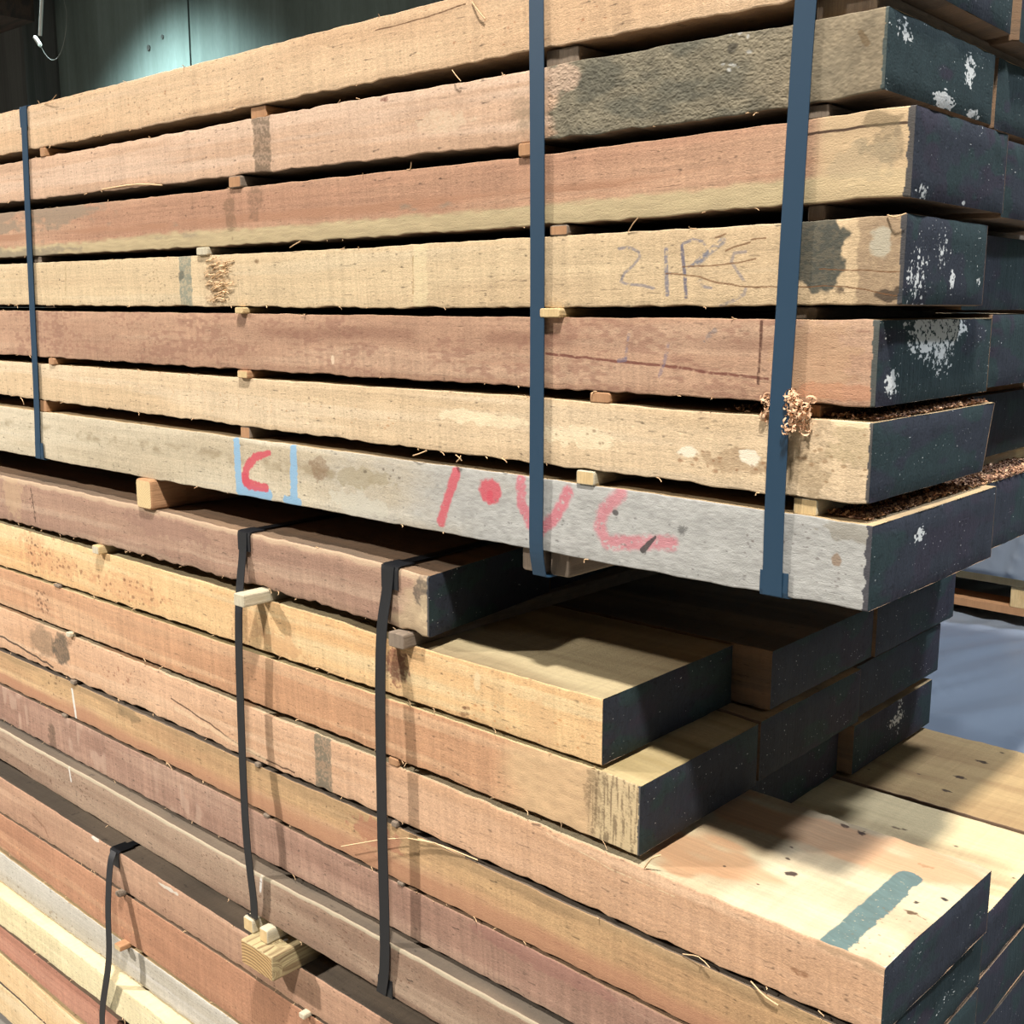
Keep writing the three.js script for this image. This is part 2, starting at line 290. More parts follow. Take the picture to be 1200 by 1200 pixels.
const SLABS = {
  T0: { top: [[0, 133], [400, 31], [560, -10]], bot: [[0, 182], [400, 103], [622, 60], [800, 25]], z: 0, zb: -0.275, xR: -0.445, label: 'topmost sawn slab, clean tan face, strapped above all the others', short: 'topmost slab',
    w: { c: [[222, 172, 126], [212, 158, 112], [228, 180, 138]], marks(a) { a.stroke([[440, 36], [500, 20], [545, 5]], 0.0016, [110, 78, 50], { dry: 0 }); a.specks(620, 30, 0.12, 0.02, 20, [176, 120, 80]); a.specks(210, 110, 0.25, 0.03, 46, [170, 112, 72], 0.0012); } } },
  T1: { top: [[0, 193], [400, 120], [622, 82], [800, 49], [925, 30], [1043, 6]], bot: [[0, 238], [400, 191], [622, 166], [800, 143], [925, 126], [1035, 107]], z: 0, zb: -0.263, xR: -0.455, label: 'slab pinkish on one half and furry olive grey on the half by the painted end', short: 'half olive grey slab', endOpt: { green: 0.85, specks: 0.5, blots: [[0.5, 0.1, 0.09, 0.12, 0.9], [0.72, 0.62, 0.05, 0.2, 0.6], [0.12, 0.78, 0.08, 0.14, 0.35], [0.8, 0.06, 0.07, 0.06, 0.7]] }, torn: 0.6, rough: 1.6, bumpFur: true,
    w: { c: [[214, 160, 122], [200, 146, 108], [220, 172, 138]], marks(a) {
      const xa = a.X(642, 120), xb = a.X(925, 80);
      a.zone((x, v, q) => { if (x > xa - 0.02) { const e = sst(xa - 0.004, xa + 0.012, x + 0.016 * (noise(v * 14, 3) - 0.5)); const n = fbm(x * 55, v * 6), n2 = noise(x * 260, v * 26), m = 0.62 + 0.4 * n + 0.34 * (n2 - 0.5); const late = sst(xb - 0.1, xb + 0.1, x + 0.05 * (noise(x * 20, v * 4) - 0.5)); const col = OL1.map((c, k) => (c + (OL3[k] - c) * late + (OL2[k] - c) * (1 - late) * sst(0.45, 0.7, fbm(x * 18, v * 3))) * m * ALB); mixTo(q, col, e); } });
      a.patch(660, 92, 0.024, 0.016, [196, 150, 118], { rag: 0.35 });
      a.patch(307, 165, 0.02, 0.2, [96, 82, 62], { a: 0.75, rag: 0.25, soft: 0.08, box: true, tex: 0.35 });
      a.specks(450, 117, 0.006, 0.004, 3, [120, 64, 48], 0.003); a.patch(515, 143, 0.045, 0.014, [228, 190, 152], { a: 0.55, rag: 0.7, tex: 0.6 });
      a.patch(612, 130, 0.014, 0.02, [150, 122, 92], { a: 0.6, rag: 0.7, tex: 0.5 }); a.specks(862, 60, 0.02, 0.02, 9, [206, 208, 204], 0.0016); a.patch(858, 58, 0.006, 0.006, [70, 66, 56], { a: 0.8 }); a.stroke([[1008, 38], [1016, 52]], 0.006, [120, 100, 72], { dry: 0.2 }); a.lap(0.003, [70, 86, 86]);
    } } },
  T2: { top: [[0, 250], [400, 207], [622, 183], [800, 160], [925, 143], [1067, 123]], bot: [[0, 302], [400, 280], [622, 265], [800, 251], [920, 240], [1052, 230]], z: 0, zb: -0.232, xR: -0.425, label: 'slab streaked red with a pale sapwood strip along its lower edge', short: 'red streaked slab', endOpt: { green: 0.05, specks: 0.12, blots: [[0.1, 0.08, 0.06, 0.08, 0.5], [0.52, 0.04, 0.02, 0.03, 0.9]] },
    w: { c: [[192, 134, 96], [180, 118, 82], [170, 104, 72]], grain: 0.24, marks(a) {
      const xg = a.X(90, 275), xe = a.X(945, 190);
      a.zone((x, v, q) => {
        const edge = 0.3 + 0.1 * (fbm(x * 4, 3) - 0.5) + 0.06 * (noise(x * 60, v * 20) - 0.5) - 0.06 * sst(-1.6, -1.9, x);
        const pale = sst(edge + 0.05, edge - 0.05, v); mixTo(q, PALEB.map((c) => c * ALB * (0.86 + 0.24 * noise(x * 50, v * 30))), pale * 0.85);
        const band = sst(0.16, 0.04, Math.abs(v - 0.42 - 0.06 * noise(x * 3, 8))) * sst(0.35, 0.6, fbm(x * 5 + 2, v * 5)); mixTo(q, REDB.map((c) => c * ALB * 0.86), band * 0.8);
        const g = sst(0.5, 0.62, 0.7 * fbm(x * 7 + 9, v * 2.4) + 0.3 * fbm(x * 40, v * 9) + 0.26 * (sst(xg + 0.2, xg - 0.1, x) - 0.62)); mixTo(q, GREYTAN.map((c) => c * ALB * 0.85), g * 0.7);
        if (x > xe) mixTo(q, LW([214, 172, 122]).map((c) => c * ALB * (0.85 + 0.3 * noise(x * 30, v * 9))), 0.75 * sst(xe, xe + 0.02, x));
      });
      a.patch(270, 253, 0.014, 0.03, [120, 92, 66], { a: 0.55, rag: 0.6, tex: 0.4 }); a.patch(298, 235, 0.016, 0.03, [110, 86, 66], { a: 0.5, rag: 0.6, tex: 0.4 });
      a.stroke([[945, 157], [1000, 150], [1062, 143]], 0.0026, [70, 48, 32], { dry: 0, a: 0.95 }); a.patch(1035, 172, 0.022, 0.018, [112, 104, 84], { a: 0.6, rag: 0.7, tex: 0.4 }); a.patch(1028, 140, 0.018, 0.008, [120, 104, 74], { a: 0.6, rag: 0.6 }); a.patch(1010, 190, 0.03, 0.02, [184, 154, 116], { a: 0.5, rag: 0.6 }); a.lap(0.006);
    } } },
  T3: { top: [[0, 310], [400, 292], [622, 278], [800, 268], [915, 262], [1066, 250]], bot: [[0, 357], [400, 360], [622, 360], [800, 359], [1055, 357]], z: 0, zb: -0.2, xR: -0.427, label: 'pale yellow slab with blue pencil figures and a dark green paint patch', short: 'slab with pencil writing', endOpt: { green: 0.3, specks: 1, blots: [[0.14, 0.3, 0.12, 0.3, 0.35], [0.55, 0.28, 0.03, 0.12, 0.8], [0.42, 0.6, 0.08, 0.2, 0.3], [0.9, 0.3, 0.03, 0.06, 0.5]] }, fibres: 34,
    w: { c: [[216, 176, 130], [206, 162, 116], [220, 186, 144]], marks(a) {
      const b = [112, 118, 140], o = { a: 0.62, dry: 0.42, soft: 0.3 }, bx = (x, y) => [700 + x / 6, 250 + y / 6];
      a.stroke([bx(150, 245), bx(230, 240), bx(290, 270), bx(300, 310), bx(250, 370), bx(190, 420), bx(165, 480), bx(200, 495), bx(300, 510), bx(400, 535)], 0.0034, b, o);
      a.stroke([bx(482, 255), bx(484, 420), bx(490, 575)], 0.005, b, { ...o, a: 0.75, dry: 0.32 }); a.stroke([bx(465, 430), bx(510, 425)], 0.0028, b, o);
      a.stroke([bx(592, 230), bx(610, 400), bx(622, 600)], 0.0042, [84, 92, 124], { ...o, a: 0.8, dry: 0.3 });
      a.stroke([bx(600, 215), bx(670, 180), bx(740, 195), bx(780, 260), bx(720, 340), bx(640, 378)], 0.0034, b, o); a.stroke([bx(690, 360), bx(790, 260), bx(880, 190)], 0.0075, [120, 128, 144], { ...o, dry: 0.48 });
      a.stroke([bx(735, 455), bx(705, 480), bx(740, 510), bx(800, 520)], 0.003, b, o); a.stroke([bx(1040, 270), bx(960, 280), bx(940, 340), bx(990, 420), bx(1045, 500), bx(1030, 570), bx(940, 625), bx(860, 650)], 0.0036, b, { ...o, a: 0.5 });
      for (const [p, w] of [[[bx(600, 380), bx(800, 362), bx(980, 350), bx(1110, 320)], 0.0016], [[bx(480, 425), bx(620, 440), bx(720, 445), bx(830, 480), bx(1000, 515), bx(1190, 522)], 0.0018], [[bx(830, 165), bx(900, 140)], 0.002], [[bx(900, 260), bx(960, 235), bx(1070, 205)], 0.002], [[bx(1080, 185), bx(1180, 175)], 0.0016]]) a.stroke(p, w, [122, 82, 48], { a: 0.8, dry: 0.1 });
      a.patch(956, 292, 0.03, 0.042, [66, 72, 66], { a: 0.95, rag: 0.34, soft: 0.05, sc: 60, tex: 0.08 });
      a.patch(1040, 306, 0.028, 0.09, [146, 112, 82], { a: 0.75, rag: 0.2, soft: 0.05, box: true, tex: 0.2 }); a.patch(1033, 283, 0.01, 0.014, [198, 190, 168], { a: 0.75, rag: 0.5 }); a.specks(982, 342, 0.003, 0.002, 2, [60, 46, 34], 0.003); a.patch(1042, 345, 0.012, 0.006, [50, 36, 28], { a: 0.8, rag: 0.8 });
      a.stroke([[900, 337], [990, 336], [1050, 346]], 0.0012, [120, 80, 46], { dry: 0.1 }); a.stroke([[960, 316], [1056, 318]], 0.0012, [120, 80, 46], { dry: 0.1 });
      a.patch(217, 331, 0.017, 0.2, [132, 142, 128], { a: 0.8, rag: 0.18, soft: 0.05, box: true, tex: 0.4 }); a.patch(212, 322, 0.009, 0.008, [84, 84, 74], { a: 0.6 }); a.specks(180, 330, 0.03, 0.03, 26, [140, 114, 78], 0.001);
      a.patch(250, 332, 0.024, 0.034, [170, 122, 82], { a: 0.65, rag: 0.7, tex: 0.85, sc: 160 }); a.patch(493, 325, 0.012, 0.2, [236, 208, 158], { a: 0.55, rag: 0.4, box: true, tex: 0.5 }); a.stroke([[484, 300], [484, 345]], 0.0016, [170, 124, 72], { dry: 0.4 }); a.stroke([[77, 312], [77, 345]], 0.005, [190, 150, 104], { dry: 0.4 }); a.specks(300, 305, 0.004, 0.003, 2, [130, 100, 66], 0.003); a.lap(0.004);
    } } },
  T4: { top: [[0, 364], [400, 369], [622, 372], [800, 373], [1018, 375]], bot: [[0, 415], [400, 440], [622, 453], [800, 465], [1010, 477]], z: 0, zb: -0.285, xR: -0.446, label: 'brownish pink slab whose painted end is splashed with white', short: 'brownish pink slab', endOpt: { green: 0.55, specks: 0.9, blots: [[0.42, 0.82, 0.2, 0.3, 0.6], [0.5, 0.6, 0.1, 0.3, 0.5], [0.1, 0.25, 0.04, 0.16, 0.6], [0.62, 0.9, 0.12, 0.14, 0.5]] },
    w: { c: [[186, 130, 94], [172, 116, 82], [194, 142, 106]], fleck: 0.7, marks(a) {
      a.zone((x, v, q) => { const n = fbm(x * 14, v * 5) * 0.6 + 0.4 * noise(x * 120, v * 22); mixTo(q, LW([150, 92, 66]).map((c) => c * ALB), 0.55 * sst(0.52, 0.7, n)); const tr = sst(0.16, 0.02, Math.abs(v - 0.72 + 0.05 * noise(x * 7, 2))) * sst(0.4, 0.65, noise(x * 9, 5)); mixTo(q, LW([138, 84, 60]).map((c) => c * ALB), 0.5 * tr); });
      a.stroke([[640, 414], [700, 421], [780, 429], [830, 437], [900, 444]], 0.003, [120, 66, 52], { dry: 0.25 });
      const bx = (x, y) => [700 + x / 6, 250 + y / 6], o = { a: 0.55, dry: 0.45 };
      a.stroke([bx(222, 850), bx(200, 1020)], 0.0034, [128, 122, 138], o); a.stroke([bx(150, 1035), bx(200, 1030)], 0.005, [112, 112, 134], o); a.stroke([bx(500, 920), bx(480, 1020), bx(440, 1150)], 0.0045, [128, 120, 138], o); a.stroke([bx(760, 890), bx(830, 825)], 0.006, [134, 130, 132], o);
      a.stroke([[893, 376], [889, 450]], 0.003, [90, 56, 42], { dry: 0.3 }); a.patch(953, 425, 0.04, 0.04, [196, 140, 94], { a: 0.5, rag: 0.5 }); a.patch(985, 460, 0.05, 0.008, [200, 120, 76], { a: 0.5, rag: 0.4 }); a.patch(283, 375, 0.012, 0.007, [150, 100, 74], { a: 0.5 }); a.patch(390, 422, 0.004, 0.006, [238, 196, 158], { a: 0.8, rag: 0.8 }); a.lap(0.005, [64, 80, 80]);
    } } },
  T5: { top: [[0, 423], [400, 451], [622, 465], [800, 481], [1020, 495]], bot: [[0, 462], [400, 514], [622, 542], [800, 565], [900, 578], [1022, 593]], z: 0, zb: -0.315, botIn: 0.022, xR: -0.446, label: 'pale tan slab with sawdust heaped on its top beside the painted end', short: 'pale tan slab', endOpt: { green: 0.15, specks: 0.15 }, fibres: 40, topKind: 1,
    w: { c: [[220, 178, 134], [211, 166, 120], [224, 187, 147]], marks(a) {
      for (const [u, v, rx, ry] of [[680, 512, 0.05, 0.012], [575, 493, 0.05, 0.008], [545, 488, 0.04, 0.008]]) a.patch(u, v, rx, ry, [246, 220, 178], { a: 0.8, rag: 0.7, tex: 0.4 });
      a.patch(870, 541, 0.04, 0.012, [170, 124, 82], { a: 0.75, rag: 0.8, tex: 0.3 }); a.patch(880, 537, 0.014, 0.007, [250, 232, 204], { a: 0.95, rag: 0.7 }); a.patch(806, 531, 0.012, 0.006, [250, 234, 206], { a: 0.9, rag: 0.6 }); a.specks(840, 543, 0.07, 0.012, 16, [150, 104, 66], 0.002);
      a.specks(690, 515, 0.05, 0.014, 8, [120, 84, 54], 0.0012); a.patch(945, 552, 0.024, 0.026, [156, 122, 84], { a: 0.65, rag: 0.8, tex: 0.4 }); a.patch(1000, 520, 0.024, 0.018, [180, 148, 104], { a: 0.6, rag: 0.8, tex: 0.4 }); a.specks(985, 540, 0.05, 0.03, 24, [150, 116, 78], 0.0016);
      for (let k = 0; k < 7; k++) a.stroke([[85 + k * 38, 440 + k * 4], [90 + k * 38, 447 + k * 4], [84 + k * 39, 453 + k * 5]], 0.0024, [206, 150, 104], { dry: 0.45, a: 0.6 }); a.specks(330, 480, 0.3, 0.02, 40, [196, 146, 100], 0.0013); a.patch(1000, 493, 0.03, 0.006, [244, 214, 166], { a: 0.7, rag: 0.5 }); a.lap(0.0025);
    } } },
  T6: { top: [[0, 476], [400, 529], [622, 559], [800, 584], [1025, 617]], bot: [[0, 528], [400, 602], [800, 677], [1017, 717]], z: 0, zb: -0.327, xR: -0.441, label: 'grey weathered bottom slab of its bundle, painted with red figures and blue bars', short: 'grey slab with red figures', endOpt: { green: 0.05, specks: 0.12, blots: [[0.33, 0.72, 0.04, 0.1, 0.6]] }, fibres: 8, torn: 0.4, topKind: 1,
    w: { c: [[212, 192, 162], [196, 172, 140], [220, 204, 178]], saw: 0.08, marks(a) {
      const xm = a.X(470, 560), xq = a.X(620, 600);
      a.zone((x, v, q) => { const k = sst(xm - 0.25, xq, x + 0.3 * (fbm(x * 9, v * 2) - 0.5)); const n = noise(x * 130, v * 34), m = ALB * (0.74 + 0.34 * n + 0.2 * (fbm(x * 26, v * 5) - 0.5)); mixTo(q, GREY.map((c) => c * m), k * 0.92); if (x < xm) mixTo(q, LW([150, 124, 88]).map((c) => c * ALB), 0.6 * sst(0.16, 0.03, Math.abs(v - 0.62)) * sst(0.45, 0.68, fbm(x * 22, v * 4))); });
      a.patch(375, 550, 0.02, 0.014, [140, 104, 72], { a: 0.7, rag: 0.7, tex: 0.3 }); a.patch(420, 560, 0.06, 0.012, [166, 146, 112], { a: 0.6, rag: 0.8 }); a.patch(420, 590, 0.06, 0.014, [216, 210, 192], { a: 0.6, rag: 0.8 });
      const c = (x, y) => [260 + x / 6, 500 + y / 6], r = [214, 84, 100], bl = [150, 192, 224];
      a.stroke([c(105, 110), c(125, 440)], 0.0165, bl, { a: 0.97, dry: 0, soft: 0.1 }); a.stroke([c(125, 445), c(240, 465), c(335, 480)], 0.017, bl, { a: 0.97, dry: 0, soft: 0.1 }); a.stroke([c(505, 165), c(510, 530)], 0.0165, bl, { a: 0.97, dry: 0, soft: 0.1 }); a.stroke([c(450, 515), c(545, 535)], 0.012, bl, { a: 0.97, dry: 0, soft: 0.1 });
      a.stroke([c(175, 385), c(165, 350), c(178, 290), c(235, 215), c(335, 182)], 0.0195, r, { a: 0.92, dry: 0.1, taper: 0.6, soft: 0.25 }); a.stroke([c(168, 370), c(190, 405), c(315, 432)], 0.0175, r, { a: 0.92, dry: 0.05, taper: 0.35, soft: 0.2 });
      const d = (x, y) => [490 + x / 3.75, 530 + y / 3.75], p = [224, 104, 124];
      a.stroke([d(102, 300), d(135, 190), d(168, 88)], 0.0155, r, { a: 0.85, dry: 0.16, soft: 0.3 }); a.stroke([d(300, 165), d(330, 172)], 0.027, r, { a: 0.88, dry: 0.1, soft: 0.25 }); a.stroke([d(315, 185), d(312, 212)], 0.01, r, { a: 0.8, dry: 0.2 });
      a.stroke([d(450, 125), d(455, 230), d(490, 310), d(540, 340), d(600, 290), d(660, 175)], 0.016, [218, 100, 120], { a: 0.72, dry: 0.26, soft: 0.4 });
      a.stroke([d(890, 185), d(810, 260), d(795, 330), d(830, 395), d(960, 400), d(1115, 398)], 0.0165, p, { a: 0.58, dry: 0.32, soft: 0.5 });
      a.stroke([[753, 645], [760, 638], [768, 630]], 0.0075, [74, 70, 70], { a: 0.95, dry: 0, soft: 0.1, taper: 0.6 }); a.stroke([[757, 640], [756, 650]], 0.004, [90, 86, 84], { a: 0.7, dry: 0.3, taper: 0.7 }); a.patch(721, 601, 0.004, 0.003, [84, 80, 80], { a: 0.9 }); a.specks(760, 640, 0.35, 0.03, 70, [112, 110, 108], 0.001); a.specks(960, 655, 0.09, 0.03, 40, [110, 102, 98], 0.001); a.patch(981, 655, 0.005, 0.007, [150, 118, 92], { a: 0.9, rag: 0.6 }); a.patch(1000, 622, 0.026, 0.01, [146, 136, 118], { a: 0.6, rag: 0.7 }); a.specks(455, 555, 0.05, 0.01, 6, [80, 66, 54], 0.0018); a.specks(799, 621, 0.001, 0.001, 1, [30, 28, 28], 0.004); a.lap(0.005, [56, 56, 66]);
    } } },
  M1: { top: [[0, 557], [163, 593], [278, 622], [400, 648], [500, 675]], bot: [[0, 607], [278, 680], [400, 715], [505, 748]], z: 0.004, zb: -0.29, xR: -1.035, slant: 0.14, label: 'short brown slab on top of the middle bundle, ending under the overhang', short: 'short brown slab', bev: 0.003, topKind: 0, rough: 1.4, torn: 1.4, fibres: 40, endOpt: { green: 0.2, specks: 0.05 },
    w: { c: [[176, 124, 92], [160, 108, 80], [186, 138, 106]], marks(a) { a.zone((x, v, q) => { if (x > -1.2) mixTo(q, LW([198, 162, 120]).map((c) => c * ALB * (0.85 + 0.3 * noise(x * 90, v * 12))), 0.75 * sst(-1.14, -1.08, x + 0.05 * (noise(x * 40, v * 6) - 0.5) - 0.06 * v)); const e = sst(0.9, 0.97, v + 0.05 * (noise(x * 40, 1) - 0.5)); mixTo(q, LW([206, 166, 126]).map((c) => c * ALB), 0.6 * e); });
      a.patch(15, 580, 0.04, 0.04, [196, 148, 104], { a: 0.5, rag: 0.6 }); a.stroke([[36, 572], [40, 595], [42, 612]], 0.003, [70, 48, 36], { dry: 0.35 }); a.specks(38, 592, 0.016, 0.03, 14, [76, 52, 40], 0.0022); a.patch(200, 620, 0.12, 0.018, [150, 98, 76], { a: 0.5, rag: 0.7 }); a.patch(495, 690, 0.014, 0.03, [64, 62, 62], { a: 0.7, rag: 0.7, tex: 0.3 }); a.patch(498, 716, 0.01, 0.02, [226, 186, 140], { a: 0.6, rag: 0.9, tex: 0.4 }); a.lap(0.003); } } },
  M2: { top: [[0, 613], [400, 729], [453, 749], [707, 820]], bot: [[0, 662], [278, 752], [400, 793], [703, 897]], z: 0, zb: -0.288, xR: -0.753, label: 'bright orange tan slab with dark brown stains, its end a clean black square', short: 'orange tan slab', bev: 0.0016, topKind: 'M2', endOpt: { green: 0.3, specks: 0.12 },
    w: { c: [[228, 172, 112], [222, 158, 96], [230, 186, 130]], marks(a) {
      a.patch(464, 778, 0.02, 0.028, [138, 74, 48], { a: 0.85, rag: 0.7, tex: 0.3, sc: 120 }); a.specks(546, 835, 0.008, 0.01, 6, [120, 76, 46], 0.003);
      for (const [u, v, rx, ry, k] of [[60, 660, 0.12, 0.018, 30], [150, 692, 0.12, 0.02, 30], [40, 640, 0.05, 0.02, 14]]) { a.patch(u, v, rx, ry, [206, 128, 76], { a: 0.5, rag: 0.9, tex: 0.5 }); a.specks(u, v, rx, ry, k, [120, 70, 40], 0.0024); }
      a.specks(40, 650, 0.02, 0.035, 16, [96, 62, 40], 0.0024); a.patch(290, 735, 0.04, 0.02, [190, 122, 70], { a: 0.5, rag: 0.8, tex: 0.5 }); a.patch(330, 755, 0.05, 0.014, [206, 140, 84], { a: 0.6, rag: 0.8 }); a.patch(635, 850, 0.02, 0.03, [218, 160, 104], { a: 0.5, rag: 0.6 }); a.patch(560, 800, 0.006, 0.012, [240, 206, 156], { a: 0.6 }); a.specks(600, 840, 0.12, 0.03, 26, [206, 142, 84], 0.0015);
    } } },
  M3: { top: [[0, 665], [400, 801], [703, 903], [752, 922]], bot: [[0, 707], [400, 863], [748, 1002]], z: 0, zb: -0.265, xR: -0.697, label: 'tan slab with a blackened smear near its painted end, under the orange tan slab', short: 'tan slab with smeared end', endOpt: { green: 0.25, specks: 0.2 }, topKind: 'M3',
    w: { c: [[202, 138, 92], [194, 128, 82], [210, 152, 106]], saw: 0.16, marks(a) { a.specks(50, 705, 0.03, 0.024, 24, [86, 54, 38], 0.0026);
      a.zone((x, v, q) => { if (x > -0.95) mixTo(q, LW([214, 164, 112]).map((c) => c * ALB * (0.86 + 0.28 * noise(x * 80, v * 14))), 0.75 * sst(-0.95, -0.86, x + 0.06 * (noise(x * 16, v * 4) - 0.5))); if (x > -0.79) { const st = noise(x * 520, v * 3) * 0.5 + 0.25 * noise(x * 130, v * 10) + 0.25 * noise(x * 700, v * 60); mixTo(q, LW([214, 186, 138]).map((c) => c * ALB), 0.6 * sst(-0.78, -0.75, x)); mixTo(q, LW([104, 84, 60]).map((c) => c * ALB), 0.7 * sst(0.46, 0.7, st) * sst(-0.78, -0.765, x)); } });
      a.patch(696, 935, 0.016, 0.03, [120, 98, 68], { a: 0.55, rag: 0.7, tex: 0.6 }); a.lap(0.002); } } },
  M4: { top: [[0, 712], [400, 872], [760, 1020], [1033, 1133]], bot: [[0, 758], [88, 797], [200, 846], [277, 882], [400, 933], [800, 1113], [1033, 1217]], z: 0, zb: -0.272, xR: -0.403, slant: -0.03, label: 'long cream-topped slab with a teal brush mark on its top near the end', short: 'slab with teal brush mark', topKind: 'M4', endOpt: { green: 0.08, specks: 0.12 }, bev: 0.0022, rough: 1.6,
    w: { c: [[212, 154, 112], [202, 142, 98], [220, 166, 124]], marks(a) {
      a.patch(50, 752, 0.05, 0.03, [120, 104, 82], { a: 0.6, rag: 0.4, soft: 0.2, tex: 0.25, sc: 60 }); a.patch(72, 762, 0.034, 0.03, [84, 78, 64], { a: 0.85, rag: 0.35, soft: 0.15, tex: 0.2, sc: 60 }); a.patch(379, 893, 0.019, 0.2, [110, 108, 92], { a: 0.85, rag: 0.2, soft: 0.06, box: true, tex: 0.35 });
      a.stroke([[0, 745], [30, 762], [62, 782]], 0.004, [60, 44, 32], { dry: 0 }); a.stroke([[200, 818], [240, 845], [300, 886], [345, 905]], 0.0026, [86, 58, 40], { dry: 0.05 }); a.stroke([[205, 830], [270, 868], [310, 890]], 0.008, [230, 184, 138], { a: 0.6, dry: 0.35 });
      a.specks(140, 790, 0.09, 0.02, 18, [150, 96, 66], 0.002); a.stroke([[640, 975], [720, 1020], [790, 1050]], 0.0016, [240, 208, 160], { a: 0.6, dry: 0.4 }); a.specks(940, 1140, 0.01, 0.006, 3, [130, 84, 50], 0.003); a.patch(1005, 1120, 0.05, 0.01, [150, 114, 78], { a: 0.5, rag: 0.6 }); } } },
  M5: { top: [[0, 763], [88, 802], [280, 889], [400, 940], [800, 1122]], bot: [[0, 800], [90, 843], [200, 896], [280, 937], [400, 998], [800, 1196]], z: 0, zb: -0.3, xR: -0.407, label: 'golden olive slab stained red along its lower edge, in the middle bundle', short: 'golden olive slab', endOpt: { green: 0.6, specks: 0.8 },
    w: { c: [[200, 146, 92], [186, 130, 80], [208, 156, 104]], grain: 0.24, marks(a) { a.zone((x, v, q) => { const e = sst(0.5, 0.2, v + 0.35 * (fbm(x * 5, v * 2) - 0.5)); mixTo(q, LW([176, 104, 68]).map((c) => c * ALB), e * 0.7); const d = sst(0.7, 0.95, v + 0.5 * (fbm(x * 7 + 4, v * 3) - 0.5)); mixTo(q, LW([130, 104, 70]).map((c) => c * ALB), d * 0.5); });
